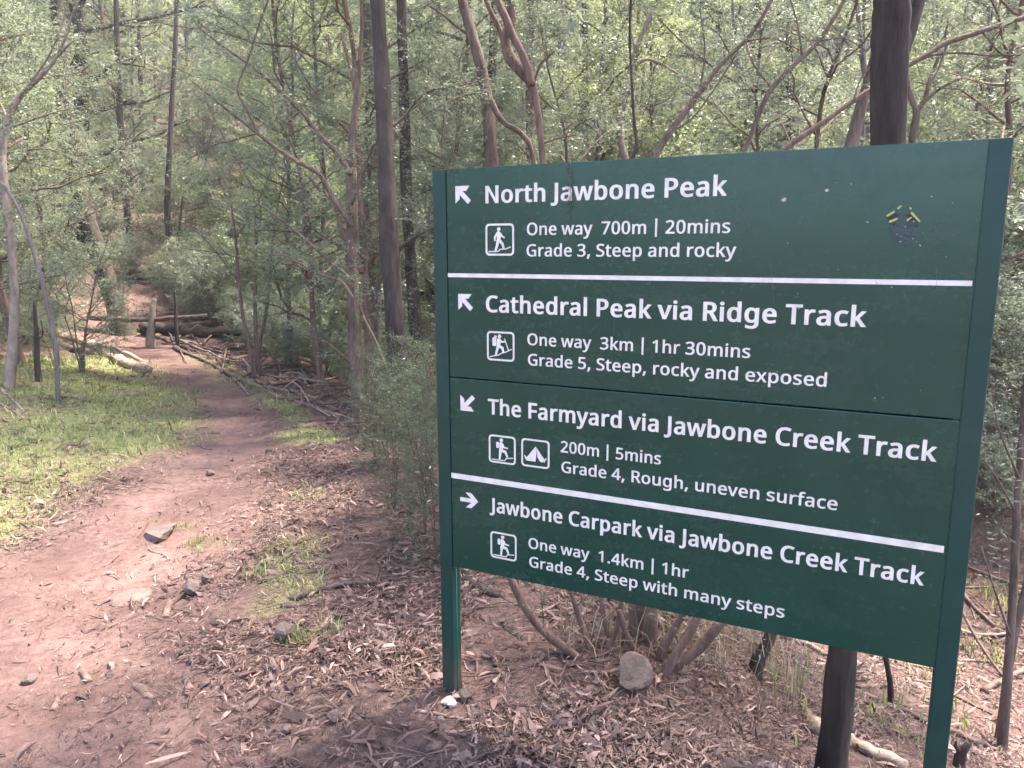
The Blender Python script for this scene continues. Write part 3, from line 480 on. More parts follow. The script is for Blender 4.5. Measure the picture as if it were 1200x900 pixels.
TX = [(0, "North Jawbone Peak", .148, .918, .1147, .0555, 1), (0, "One way  700m | 20mins", .297, .9314, .2175, .0385, 0), (0, "Grade 3, Steep and rocky", .296, .951, .2845, .0385, 0),
      (0, "Cathedral Peak via Ridge Track", .146, 1.2985, .4682, .0555, 1), (0, "One way  3km | 1hr 30mins", .299, 1.0045, .5705, .0385, 0), (0, "Grade 5, Steep, rocky and exposed", .301, 1.2115, .6375, .0385, 0),
      (1, "The Farmyard via Jawbone Creek Track", .1505, 1.4930, .8170, .0540, 1), (1, "200m | 5mins", .4205, .7558, .9190, .0385, 0), (1, "Grade 4, Rough, uneven surface", .4235, 1.2632, .9875, .0385, 0),
      (1, "Jawbone Carpark via Jawbone Creek Track", .1538, 1.4930, 1.1665, .0515, 1), (1, "One way  1.4km | 1hr", .304, .8558, 1.2745, .0385, 0), (1, "Grade 4, Steep with many steps", .307, 1.1429, 1.3420, .0385, 0)]
for pi, s, u0, u1, base, cap, head in TX:
    text_line(s, u0, u1, base, cap, HB if head else SB, HY if head else SY, panels[pi])
for pi, v0, v1 in ((0, .3412, .3545), (1, 1.0450, 1.0645)):
    flat_polys("divider_line", [[(0.0, v0), (SIGN_W - .001, v0), (SIGN_W - .001, v1), (0.0, v1)]], panels[pi], WHITE_MAT)
def seg(a, b, w0, w1=None, rnd=5):
    """stroke with round ends"""
    w1 = w0 if w1 is None else w1; a = np.array(a, float); b = np.array(b, float)
    t = math.atan2(b[1] - a[1], b[0] - a[0]); out = []
    for k in range(rnd + 1): q = t + math.pi / 2 + math.pi * k / rnd; out.append(tuple(a + w0 / 2 * np.array([math.cos(q), math.sin(q)])))
    for k in range(rnd + 1): q = t - math.pi / 2 + math.pi * k / rnd; out.append(tuple(b + w1 / 2 * np.array([math.cos(q), math.sin(q)])))
    return out
def disc(c, r, n=16): return [(c[0] + r * math.cos(6.2832 * k / n), c[1] + r * math.sin(6.2832 * k / n)) for k in range(n)]
def rrect(x0, y0, x1, y1, r, n=5):
    o = []
    for cx, cy, a in ((x1 - r, y1 - r, 0), (x0 + r, y1 - r, 90), (x0 + r, y0 + r, 180), (x1 - r, y0 + r, 270)):
        for k in range(n + 1): q = math.radians(a + 90 * k / n); o.append((cx + r * math.cos(q), cy + r * math.sin(q)))
    return o
def pictogram(pi, u0, v0, u1, v1, shapes):
    W, Hh = u1 - u0, v1 - v0
    T = lambda l: [(u0 + x * W, v0 + y * Hh) for x, y in l]
    fr = flat_polys("pictogram", [T(rrect(0, 0, 1, 1, .13)), T(rrect(.062, .062, .938, .938, .085))], panels[pi], WHITE_MAT)
    # one joined outline per body piece, each film a hair above the one below
    for k, l in enumerate(shapes):
        o = flat_polys("pictogram_figure", [T(l)] if isinstance(l[0], tuple) else [T(q) for q in l], panels[pi], WHITE_MAT, y=-0.00012 * k)
        JOIN.append((fr, o))
JOIN = []
WALK = [disc((.47, .175), .062), [(.40, .25), (.47, .235), (.54, .29), (.56, .38), (.52, .50), (.54, .56), (.40, .56), (.40, .45)], seg((.42, .29), (.33, .42), .075, .06), seg((.33, .42), (.335, .52), .065, .055),
        seg((.53, .32), (.58, .39), .07, .055), seg((.58, .39), (.66, .435), .055, .05), seg((.44, .54), (.42, .66), .11, .09), seg((.42, .66), (.36, .82), .09, .075),
        seg((.50, .53), (.60, .63), .11, .085), seg((.60, .63), (.64, .75), .085, .07), seg((.12, .875), (.44, .87), .035), seg((.44, .87), (.53, .80), .035), seg((.53, .80), (.72, .79), .035), seg((.72, .79), (.88, .73), .035)]
CLIMB = [disc((.46, .165), .065), rrect(.20, .21, .345, .50, .04), disc((.315, .185), .05), [(.37, .24), (.45, .225), (.50, .29), (.50, .40), (.47, .52), (.36, .52), (.36, .40)], seg((.46, .27), (.54, .35), .075, .06), seg((.54, .35), (.66, .33), .06, .05),
         seg((.41, .50), (.37, .64), .11, .085), seg((.37, .64), (.33, .78), .085, .07), seg((.45, .50), (.57, .55), .11, .09), seg((.57, .55), (.60, .69), .085, .07), seg((.65, .24), (.79, .62), .03),
         seg((.12, .87), (.43, .80), .035), seg((.43, .80), (.53, .735), .035), seg((.53, .735), (.70, .68), .035), seg((.70, .68), (.90, .58), .035)]
HIKE = [disc((.47, .165), .065), rrect(.28, .24, .385, .46, .035), [(.40, .25), (.48, .235), (.54, .30), (.54, .42), (.50, .55), (.39, .55), (.40, .40)], seg((.51, .31), (.56, .41), .075, .06), seg((.56, .41), (.70, .43), .06, .05),
        seg((.44, .53), (.43, .66), .11, .085), seg((.43, .66), (.41, .83), .085, .07), seg((.47, .53), (.62, .56), .11, .09), seg((.62, .56), (.69, .73), .085, .07),
        seg((.13, .88), (.60, .88), .035), seg((.60, .88), (.66, .79), .035), seg((.66, .79), (.90, .755), .035)]
TENT = [[(.50, .26), (.525, .26), (.545, .45), (.51, .79), (.24, .79), (.19, .68)], [(.535, .28), (.83, .68), (.76, .79), (.66, .76), (.58, .62), (.565, .45)], seg((.19, .68), (.12, .61), .03), seg((.19, .68), (.21, .77), .05), seg((.13, .62), (.17, .74), .035), seg((.83, .68), (.89, .64), .03), seg((.87, .64), (.82, .76), .04)]
pictogram(0, .147, .1795, .2513, .2822, WALK); pictogram(0, .149, .531, .252, .630, CLIMB)
pictogram(1, .1525, .8870, .2558, .9860, HIKE); pictogram(1, .2769, .8866, .3808, .9835, TENT); pictogram(1, .1560, 1.2370, .2585, 1.3345, HIKE)
# each pictogram is one piece of film: join its figure pieces into its frame's mesh
done = {}
for fr, o in JOIN: done.setdefault(fr, []).append(o)
import bmesh
for fr, os_ in done.items():
    bm = bmesh.new(); bm.from_mesh(fr.data)
    for o in os_: bm.from_mesh(o.data)
    bm.to_mesh(fr.data); bm.free()
    for o in os_:
        me = o.data; bpy.data.objects.remove(o); bpy.data.meshes.remove(me)
AR_UL = [(0, 0), (.92, 0), (.70, .28), (.47, .28), (1.0, .80), (.80, 1.0), (.27, .47), (.27, .72), (0, .95)]
AR_DL = [(x, 1 - y) for x, y in AR_UL]
AR_R = [(0, .37), (.62, .37), (.30, .02), (.62, .02), (1.0, .5), (.62, .98), (.30, .98), (.62, .63), (0, .63)]
for pi, sh, u0, v0, u1, v1 in ((0, AR_UL, .0350, .0560, .0935, .1148), (0, AR_UL, .0395, .4100, .0965, .4670), (1, AR_DL, .0420, .7560, .1000, .8140), (1, AR_R, .0350, 1.1090, .1085, 1.1670)):
    flat_polys("arrow", [[(u0 + x * (u1 - u0), v0 + y * (v1 - v0)) for x, y in sh]], panels[pi], WHITE_MAT)
# wear: an old sticker's grey residue with yellow scraps, scratches, chips, a wisp of cobweb on the top corner
RES_MAT = stone_mat("sticker_glue", (0.010, 0.026, 0.025), (0.028, 0.040, 0.041)); RES_MAT.node_tree.nodes["Principled BSDF"].inputs["Roughness"].default_value = 0.55
YEL_MAT = stone_mat("yellow_scrap", (0.26, 0.25, 0.04), (0.46, 0.45, 0.13)); CHIP_MAT = stone_mat("paint_chip", (0.30, 0.28, 0.26), (0.62, 0.55, 0.50)); SCR_MAT = stone_mat("fine_scratch", (0.07, 0.10, 0.09), (0.13, 0.16, 0.15))
BLK_MAT = stone_mat("black_scrap", (0.008, 0.008, 0.012), (0.03, 0.03, 0.04))
r2 = np.random.default_rng(5)
def blob(c, rx, ry, n=22, jag=.25):
    return [(c[0] + rx * math.cos(6.2832 * k / n) * (1 + jag * (r2.random() - .5)), c[1] + ry * math.sin(6.2832 * k / n) * (1 + jag * (r2.random() - .5))) for k in range(n)]
res = flat_polys("sticker_residue", [blob((1.366, .212), .031, .040, 30, .35)], panels[0], RES_MAT)
flat_polys("sticker_scrap", [seg((1.327, .178), (1.342, .168), .006, .0045, 2), seg((1.350, .160), (1.357, .154), .005, .004, 2), seg((1.334, .193), (1.350, .186), .006, .005, 2), seg((1.382, .172), (1.402, .194), .006, .004, 2), seg((1.378, .160), (1.3795, .1615), .005, .005, 3), seg((1.374, .190), (1.382, .184), .006, .004, 2)], panels[0], YEL_MAT, y=-.0012)
flat_polys("sticker_scrap", [[(1.325, .183), (1.345, .172), (1.354, .176), (1.349, .184), (1.332, .190)], [(1.372, .176), (1.381, .174), (1.396, .194), (1.380, .192)], [(1.336, .199), (1.350, .191), (1.346, .205)]], panels[0], BLK_MAT, y=-.0009)
sc_l = []
for (a, b, w) in (((.938, .105), (.957, .205), .0012), ((.950, .150), (.964, .172), .0011), ((.965, .170), (1.005, .225), .0009), ((1.03, .12), (1.035, .18), .0009), ((1.035, .125), (1.075, .122), .0012), ((1.13, .12), (1.17, .118), .0012), ((1.12, .13), (1.16, .139), .0009), ((1.045, .30), (1.062, .42), .0008), ((1.38, .37), (1.40, .44), .001), ((1.34, .385), (1.352, .42), .001), ((1.45, .31), (1.455, .37), .001)):
    sc_l.append(seg(a, b, w, w * .4, 1))
for k in range(26):
    c = np.array([r2.uniform(.9, 1.5), r2.uniform(.07, .66)]) if k < 18 else np.array([r2.uniform(.02, 1.4), r2.uniform(.02, .69)]); th = r2.normal(1.3, .5); L = r2.uniform(.006, .05)
    sc_l.append(seg(c, c + L * np.array([math.cos(th), math.sin(th)]), .0007, .0003, 1))
flat_polys("scratches", sc_l, panels[0], SCR_MAT, y=-.00005)
ch_l = [[(1.062, .131), (1.072, .124), (1.078, .127), (1.071, .137)], [(1.172, .108), (1.180, .105), (1.183, .110), (1.176, .114)]]
for k in range(34):
    c = (r2.uniform(.95, 1.5), r2.uniform(.03, .66)) if k < 24 else (r2.normal(1.385, .03), r2.normal(.225, .03)); ch_l.append(blob(c, r2.uniform(.0008, .0022), r2.uniform(.0008, .0018), 7, .6))
flat_polys("paint_chips", ch_l, panels[0], CHIP_MAT, y=-.00155)
sc2 = []
for k in range(16):
    c = np.array([r2.uniform(.1, 1.5), r2.uniform(.73, 1.38)]); th = r2.normal(1.0, .8); L = r2.uniform(.006, .04); sc2.append(seg(c, c + L * np.array([math.cos(th), math.sin(th)]), .0007, .0003, 1))
flat_polys("scratches", sc2, panels[1], SCR_MAT, y=-.00005)
# cobwebby plant fluff caught on the top left corner
mb = MB(); 
for k in range(60):
    c = np.array([r2.uniform(-.05, .10), r2.uniform(-.012, .012), ZT + r2.uniform(-.004, .006)]); dv = r2.normal(0, 1, 3) * [.022, .008, .008]; dv[2] = dv[2] - (.012 if k % 3 else -.004)
    mb.tube([c, c + dv * .6 + r2.normal(0, .003, 3), c + dv], [.0006, .0005, .0003], 3)
fl = link("plant_fluff", mb.mesh("plant_fluff"), LEAF_DRY); tag(fl, "wispy pale plant fluff caught on the sign's top left corner", "fluff")
fl.location = sign.location; fl.rotation_euler = sign.rotation_euler
mb = MB()
for k in range(46):
    u = .447 + r2.normal(0, .006); c = np.array([u, -.006, ZT - r2.uniform(-.03, .16)]); dv = r2.normal(0, 1, 3) * [.010, .003, .012]
    mb.tube([c, c + dv * .6, c + dv], [.0007, .0006, .0003], 3)
mb.tube([(.446, -.006, ZT + .03), (.448, -.007, ZT - .06), (.445, -.006, ZT - .17)], [.0009, .0008, .0005], 3)
fl = link("hanging_twig", mb.mesh("hanging_twig"), LEAF_DRY); tag(fl, "dry feathery twig dangling over the word Jawbone on the sign's top line", "twig")
fl.location = sign.location; fl.rotation_euler = sign.rotation_euler

# ------------------------------------------------------------------ foliage machinery
def leaf_quads(base, dirs, ups, ll, lw):
    """rhombic leaves, one quad each, slightly folded: (n,4,3)"""
    side = np.cross(dirs, ups); side /= np.linalg.norm(side, axis=1)[:, None] + 1e-9
    nrm = np.cross(side, dirs)
    mid = base + dirs * (ll * 0.45)[:, None]
    tip = base + dirs * ll[:, None] - nrm * (ll * 0.12)[:, None]
    L = mid + side * (lw * .5)[:, None] + nrm * (lw * .18)[:, None]; R = mid - side * (lw * .5)[:, None] + nrm * (lw * .18)[:, None]
    return np.stack([base, L, tip, R], 1)
def unit(v): return v / (np.linalg.norm(v, axis=-1, keepdims=True) + 1e-9)
class Leaves:
    def __init__(s, rng): s.B = []; s.rng = rng; s.rn = []; s.tw = MB()
    def spray(s, p0, p1, n, ll, lw, spread=0.9, tone=0.5, twig=0.0018, flat=0.6):
        """leaves set alternately along a twig from p0 to p1"""
        r = s.rng; p0 = np.asarray(p0, float); p1 = np.asarray(p1, float); d = p1 - p0; L = np.linalg.norm(d) + 1e-9; d = d / L
        t = (np.arange(n) + r.random(n)) / n
        sd = unit(np.cross(d, [0, 0, 1.0]) + 1e-4); 
        base = p0 + d * (t * L)[:, None] + r.normal(0, .012, (n, 3))
        base[:, 2] -= 0.12 * L * t * t
        sg = np.where(np.arange(n) % 2 == 0, 1.0, -1.0)
        dirs = unit(d[None] * (0.5 + .3 * r.random((n, 1))) + sd[None] * sg[:, None] * spread + r.normal(0, .38, (n, 3)) + [0, 0, -.1])
        ups = unit(np.array([[0, 0, flat]]) + r.normal(0, .45, (n, 3)))
        k = 0.7 + 0.6 * r.random(n)
        s.B.append(leaf_quads(base, dirs, ups, ll * k, lw * k)); s.rn.append(np.clip(tone + r.normal(0, .2, n), 0, 1))
        if twig:
            tp = p1.copy(); tp[2] -= .12 * L
            s.tw.tube([p0, (p0 + p1) / 2 - [0, 0, .03 * L], tp], [twig, twig * .8, twig * .4], 3, cap=False)
    def build(s, name, mat, parent):
        q = np.concatenate(s.B); n = len(q); rn = np.concatenate(s.rn)
        V = q.reshape(-1, 3); Q = np.arange(4 * n).reshape(-1, 4)
        if s.tw.n:
            tv = np.vstack(s.tw.V); tq = np.vstack(s.tw.Q); Q = np.vstack([Q, tq + len(V)]); V = np.vstack([V, tv]); rn = np.concatenate([rn, np.full(len(tq), .05)])
        me = new_mesh(name, V, Q, attrs={"rnd": ('FACE', rn)})
        return link(name, me, mat, parent)
def grow(name, seed, H, r0, cb, R, nb, nsub, nspr, ll, lw, nl, bark, leafm, droop=.15, up=.5, wob=.05, spl=.38, tone=.5, sides=7, taper=.15, shape=None, stems=1, twig=.002, clump=.5):
    """a tree or shrub prototype at the origin: Empty > trunk (with its limbs), crown"""
    rng = np.random.default_rng(seed); t_mb = MB(); lv = Leaves(rng)
    for si in range(stems):
        if stems > 1:
            a = si * 2.4 + rng.random(); lean = np.array([math.cos(a), math.sin(a), 0]) * R * .55; Hs = H * rng.uniform(.7, 1.05); rs = r0 * rng.uniform(.5, 1)
        else: lean = np.array([rng.normal(0, .03), rng.normal(0, .03), 0]) * H; Hs = H; rs = r0
        k = 9; t = np.linspace(0, 1, k)
        tr = np.stack([lean[0] * t ** 1.3, lean[1] * t ** 1.3, Hs * t], 1); tr[1:, :2] += np.cumsum(rng.normal(0, wob * Hs / k, (k - 1, 2)), 0)
        tr[0, 2] = -.25
        rad = rs * (taper + (1 - taper) * (1 - t) ** .9); rad[0] *= 1.35
        P_, R_ = spline(tr, rad, 4); t_mb.tube(P_, R_, sides, .10, rng)
        for i in range(nb):
            f = cb + (1 - cb) * ((i + rng.random() * .9) / nb); f = min(f, .99)
            j = f * (len(P_) - 1); j0 = int(j); o = P_[j0] * (1 - j + j0) + P_[min(j0 + 1, len(P_) - 1)] * (j - j0); br = R_[j0]
            g = (f - cb) / (1 - cb + 1e-6)
            sh = (shape(g) if shape else (0.45 + .75 * math.sin(math.pi * min(1, g * .85 + .12)) ** .8) * (1 - .45 * g))
            Lb = R * sh * rng.uniform(.65, 1.2)
            az = i * 2.39996 + rng.normal(0, .5) + si
            d = np.array([math.cos(az), math.sin(az), up + .5 * g + rng.normal(0, .18)]); d /= np.linalg.norm(d)
            kk = 6; tb = np.linspace(0, 1, kk)
            bp = o + d * (tb * Lb)[:, None]; bp[:, 2] -= droop * Lb * tb ** 2; bp[1:] += np.cumsum(rng.normal(0, .035 * Lb, (kk - 1, 3)), 0)
            rb = max(.004, min(br * .55, .012 + .022 * Lb)); t_mb.tube(bp, rb * (1 - .8 * tb) + .001, 5, .05, rng, cap=False)
            for q in range(nsub):
                u = .22 + .78 * (q + rng.random()) / nsub; u = min(u, .999); m0 = u * (kk - 1); b0 = bp[int(m0)] * (1 - m0 % 1) + bp[min(int(m0) + 1, kk - 1)] * (m0 % 1)
                sd = unit(np.cross(d, [0, 0, 1.0])) * rng.choice([-1, 1])
                Ls = Lb * .42 * (1.15 - .6 * u) * rng.uniform(.6, 1.3)
                d2 = unit(d * .8 + sd * rng.uniform(.3, 1.1) + rng.normal(0, .25, 3) + [0, 0, .1]); e = b0 + d2 * Ls; e[2] -= droop * .4 * Ls
                t_mb.tube([b0, (b0 + e) / 2 + rng.normal(0, .03 * Ls, 3), e], [rb * .35 * (1 - .6 * u) + .001, rb * .22 + .001, .0012], 3, cap=False)
                tn = np.clip(tone + rng.normal(0, .16) + .12 * (g - .5), .1, .9)
                for w in range(nspr):
                    v = rng.uniform(.15, 1.0); c = b0 * (1 - v) + e * v
                    d3 = unit(d2 * .7 + rng.normal(0, clump, 3) + [0, 0, -.06]); lv.spray(c, c + d3 * spl * rng.uniform(.6, 1.3), nl, ll, lw, tone=tn, twig=twig)
    root = empty(name, (0, 0, 0), None, None)
    link("trunk" if stems == 1 and H > 2.2 else "stems", t_mb.mesh("trunk"), bark, root)
    lv.build("crown" if H > 2.2 else "foliage", leafm, root)
    return root
PROTO = {}
def place(key, loc, rz, sc, label, cat, group, sz=None, tilt=(0, 0)):
    o = copy_tree(PROTO[key]); o.location = loc; o.rotation_euler = (tilt[0], tilt[1], rz); o.scale = (sc, sc, sz or sc)
    return tag(o, label, cat, group)
# tall forest trees of the far slope, saplings and shrubs
PROTO['hill_a'] = grow("forest_tree", 1, 17, .18, .10, 3.2, 40, 5, 5, .080, .030, 16, BARK_DARK, LEAF_GREY, spl=.75, twig=0)
PROTO['hill_b'] = grow("forest_tree", 2, 14, .13, .05, 2.5, 42, 5, 5, .070, .026, 16, BARK_GREY, LEAF_TEA, spl=.65, twig=0)
PROTO['hill_c'] = grow("forest_tree", 3, 20, .24, .18, 3.6, 38, 6, 5, .085, .030, 16, BARK_BROWN, LEAF_GREY, spl=.8, twig=0)
PROTO['hill_d'] = grow("forest_tree", 4, 10, .09, .03, 2.3, 42, 5, 5, .065, .025, 16, BARK_RED, LEAF_BRIGHT, spl=.6, twig=0)
PROTO['sap_a'] = grow("tea_tree", 11, 6.5, .042, .12, 1.5, 30, 6, 7, .034, .0105, 25, BARK_RED, LEAF_TEA, spl=.34, wob=.12)
PROTO['sap_b'] = grow("tea_tree", 12, 5.2, .035, .14, 1.35, 26, 6, 7, .032, .0095, 25, BARK_BROWN, LEAF_GREY, spl=.30, wob=.14, droop=.25)
PROTO['sap_c'] = grow("tea_tree", 13, 7.5, .048, .10, 1.7, 32, 6, 7, .036, .011, 25, BARK_GREY, LEAF_BRIGHT, spl=.34, wob=.10)
PROTO['shrub_a'] = grow("understorey_shrub", 21, 2.0, .022, .15, 1.0, 9, 4, 4, .038, .013, 18, BARK_BROWN, LEAF_TEA, spl=.28, stems=4)
PROTO['shrub_b'] = grow("understorey_shrub", 22, 1.5, .018, .10, .9, 8, 4, 4, .045, .016, 16, BARK_RED, LEAF_GREY, spl=.26, stems=5)
PROTO['shrub_c'] = grow("understorey_shrub", 23, 2.1, .022, .12, 1.1, 9, 4, 4, .050, .019, 15, BARK_BROWN, LEAF_DARK, spl=.30, stems=4)
#PROTO['wiry'] = grow("wiry_shrub", 24, 1.25, .011, .05, .55, 12, 5, 3, .022, .006, 16, BARK_BROWN, LEAF_TEA, spl=.22, stems=6, up=.9, twig=.0012, tone=.45)


taken = []
# ------------------------------------------------------------------ trees and stems one can point to
trng = np.random.default_rng(303)
def px_line(pts, depth):
    """[(px, py, width px)] -> world points and radii; depth a number or one per point"""
    ds = np.broadcast_to(np.asarray(depth, float), (len(pts),))
    return np.array([P(q[0], q[1], d) for q, d in zip(pts, ds)]), np.array([q[2] * d / F_PX / 2 for q, d in zip(pts, ds)])
def leafy(lv, pl, ll=.034, lw=.010, every=.10, tl=(.2, .5), nl=14, tone=.5, start=.06, droop=.1, clump=.5):
    p, _ = spline(pl, np.ones(len(pl)), 8); seg_l = np.linalg.norm(np.diff(p, axis=0), axis=1); cum = np.concatenate([[0], np.cumsum(seg_l)]); L = cum[-1]
    s = start * L
    while s < L:
        q = np.array([np.interp(s, cum, p[:, i]) for i in range(3)]); i = min(int(np.searchsorted(cum, s)), len(p) - 1); d = unit(p[i] - p[i - 1])
        d2 = unit(d * .5 + trng.normal(0, clump + .25, 3) + [0, 0, .05 - droop]); e = q + d2 * trng.uniform(*tl) * (1.1 - .5 * s / L)
        tn = np.clip(tone + trng.normal(0, .15), .1, .9)
        lv.spray(q, e, nl, ll, lw, tone=tn, twig=.0018)
        for _ in range(2):
            m_ = q + (e - q) * trng.uniform(.3, .9); lv.spray(m_, m_ + unit(d2 + trng.normal(0, .7, 3)) * trng.uniform(*tl) * .6, max(4, int(nl * .7)), ll, lw, tone=tn, twig=.0013)
        s += every * trng.uniform(.5, 1.5)
def tall_crown(t_mb, lv, top, d, r, n_limb, R, ext, ll, lw, nl, per=10):
    """unseen limbs and foliage above the frame, added to cast shade below"""
    for i in range(n_limb):
        f = (i + trng.random()) / n_limb; o = top + d * ext * f; az = i * 2.4 + trng.random(); L = R * (1.15 - .7 * f) * trng.uniform(.7, 1.2)
        dv = unit(np.array([math.cos(az), math.sin(az), .35 + .5 * f])); e = o + dv * L; mid = o + dv * L * .5 + [0, 0, .08 * L]
        rr = max(.01, r * .4 * (1 - .7 * f)); t_mb.tube(np.array([o, mid, e]), [rr, rr * .6, rr * .2], 5, cap=False)
        for k in range(per):
            u = .3 + .7 * trng.random(); c = o + (e - o) * u + trng.normal(0, .25, 3) * L * .25
            for w in range(3): d3 = unit(dv * .4 + trng.normal(0, .7, 3)); lv.spray(c, c + d3 * .55, nl, ll, lw, twig=0)
def traced(name, label, cat, pts, depth, bark, branches=(), leaf=None, ext=0.0, crown=None, group=None, rough=.07, sides=10, leaf_kw=None, extra_leaf=(), part="trunk"):
    w, r = px_line(pts, depth); base = w[0].copy(); gz = H1(base[0], base[1])
    if base[2] > gz + .02:
        lo = base.copy(); lo[2] = gz
        w = np.vstack([lo, w]); r = np.concatenate([[r[0] * 1.25], r])
    foot = np.array([w[0][0], w[0][1], H1(w[0][0], w[0][1])])
    w[0] = foot - [0, 0, .12]
    root = empty(name, foot, label, cat, group); off = foot
    mb = MB(); lv = Leaves(trng)
    if ext:
        d = unit(w[-1] - w[-2]); d = unit(d + [0, 0, .5]); top = w[-1].copy()
        w2 = np.vstack([w, top + d * ext * .5 + trng.normal(0, .1, 3), top + d * ext]); r2_ = np.concatenate([r, [r[-1] * .75, r[-1] * .3]])
    else: w2, r2_ = w, r
    p_, q_ = spline(w2 - off, r2_, 5); mb.tube(p_, q_, sides, rough, trng)
    if crown: tall_crown(mb, lv, top - off, d, r[-1], *crown[:2], ext, *crown[2:])
    link(part, mb.mesh(part), bark, root)
    kw = dict(leaf_kw or {})
    for bpts, bd in branches:
        bw, br = px_line(bpts, bd); bm_ = MB(); sp, sr_ = spline(bw - off, br, 5); bm_.tube(sp, np.maximum(sr_, .0015), 6, .06, trng, cap=True)
        link("branch", bm_.mesh("branch"), bark, root)
        if leaf: leafy(lv, bw - off, **kw)
    for bpts, bd in extra_leaf:
        bw, br = px_line(bpts, bd); leafy(lv, bw - off, **kw)
    if lv.B and leaf: lv.build("foliage", leaf, root)
    taken.append((foot[0], foot[1], .3))
    return root
CR = lambda n=14, R=2.6, per=10: (n, R, .075, .026, 12, per)
# --- left edge
dA = depth_of(G(8, 455)); dB = depth_of(G(68, 474))
traced("pale_sapling", "pale barked sapling with a kinked trunk on the grass at the far left", "tree", [(8, 455, 13), (15, 405, 11), (17, 345, 10), (13, 285, 9), (6, 225, 9), (3, 180, 8.5), (9, 142, 8), (22, 115, 7), (45, 91, 6), (67, 66, 3.5)], dA, BARK_PALE,
       [([(9, 140, 4), (0, 122, 3), (-25, 95, 2)], dA), ([(67, 66, 3), (90, 46, 2), (130, 50, 1)], dA + .3), ([(22, 115, 3), (60, 60, 2), (85, -10, 1)], dA - .3), ([(4, 180, 3), (60, 175, 2), (110, 200, 1)], dA + .4), ([(14, 300, 3), (-30, 250, 2), (-70, 240, 1)], dA), ([(10, 150, 3), (70, 130, 2), (125, 120, 1)], dA + .5)],
       LEAF_BRIGHT, leaf_kw=dict(ll=.034, lw=.008, every=.055, nl=14, tone=.6), ext=1.6)
traced("leaning_sapling", "thin bare grey sapling leaning left over the grass by the path log", "tree", [(68, 474, 6), (67, 440, 5.5), (66, 410, 5.5), (58, 368, 5), (50, 333, 5), (40, 297, 4.5), (25, 252, 4), (8, 222, 4), (-8, 205, 3)], dB, BARK_GREY)
traced("dead_stake", "short dark dead stem standing between the two left saplings", "stump", [(44, 432, 7), (43, 395, 6), (40, 352, 3)], dA + .6, BARK_DARK, [([(43, 400, 2), (50, 392, 1.5), (48, 375, 1)], dA + .6)])
traced("forest_tree", "dark rough barked tree with a mossy splayed foot where the path meets the trees", "tree", [(147, 392, 34), (140, 374, 23), (131, 345, 21), (118, 305, 20), (103, 262, 20), (92, 215, 20), (84, 170, 19), (77, 125, 18), (70, 60, 17), (66, -10, 16)], depth_of(G(146, 392)), BARK_MOSS, ext=6, crown=CR(), leaf=LEAF_TEA)
traced("forest_tree", "dark thin trunked tree on the slope above the log pile", "tree", [(157, 322, 9), (153, 285, 8.5), (148, 240, 8), (144, 190, 7), (140, 120, 6.5), (137, 40, 6), (135, -20, 5)], 18, BARK_DARK, ext=4, crown=CR(10, 2), leaf=LEAF_GREY)
traced("forest_tree", "short looking dark trunk highest on the slope behind the log pile", "tree", [(176, 284, 8), (173, 262, 7), (170, 240, 7), (166, 170, 6), (164, 60, 5), (160, -20, 5)], 23, BARK_DARK, ext=4, crown=CR(8, 2), leaf=LEAF_TEA)
traced("forest_tree", "dark forked trunk standing just right of the log pile", "tree", [(201, 332, 9), (201, 310, 9), (199, 285, 8), (196, 240, 7), (200, 150, 6), (206, 40, 5), (208, -20, 5)], 17, BARK_DARK, [([(201, 315, 4), (206, 295, 4), (210, 270, 3), (214, 230, 2)], 17)], ext=4, crown=CR(8, 2), leaf=LEAF_TEA)
traced("dead_tree", "pale broken upright stem standing in the dark hollow right of the path", "stump", [(176, 398, 10), (178, 380, 8), (179, 362, 7), (181, 350, 4)], 12.6, BARK_PALE)
traced("dead_tree", "thin dark upright stem in the hollow above the fallen logs", "stump", [(207, 392, 4), (206, 372, 4), (206, 355, 3), (205, 340, 2)], 12.4, BARK_DARK)
# --- reddish clump of thin stems right of the path
d0 = 9.6
for i, (lab, pts) in enumerate([("thin reddish stem bending left in the clump over the twig debris", [(300, 445, 5), (292, 405, 5), (284, 365, 4), (280, 330, 4), (276, 280, 3), (268, 220, 2)]),
                                ("straightest reddish stem of the clump over the twig debris", [(303, 448, 5), (300, 400, 4.5), (299, 350, 4), (300, 290, 3), (297, 220, 2)]),
                                ("reddish stem leaning right in the clump over the twig debris", [(306, 448, 5), (304, 410, 4), (312, 365, 4), (316, 320, 3), (322, 260, 2)])]):
    traced("tea_tree", lab, "tree", pts, d0 + .15 * i, BARK_RED, [([(pts[3][0], pts[3][1], 2), (pts[3][0] + (-40, 5, 40)[i], pts[3][1] - 50, 1.5), (pts[3][0] + (-75, -15, 70)[i], pts[3][1] - 75, 1)], d0), ([(pts[4][0], pts[4][1], 2), (pts[4][0] + (30, -30, 10)[i], pts[4][1] - 50, 1.5), (pts[4][0] + (50, -60, 30)[i], pts[4][1] - 110, 1)], d0)], LEAF_TEA, group=None, leaf_kw=dict(every=.1))
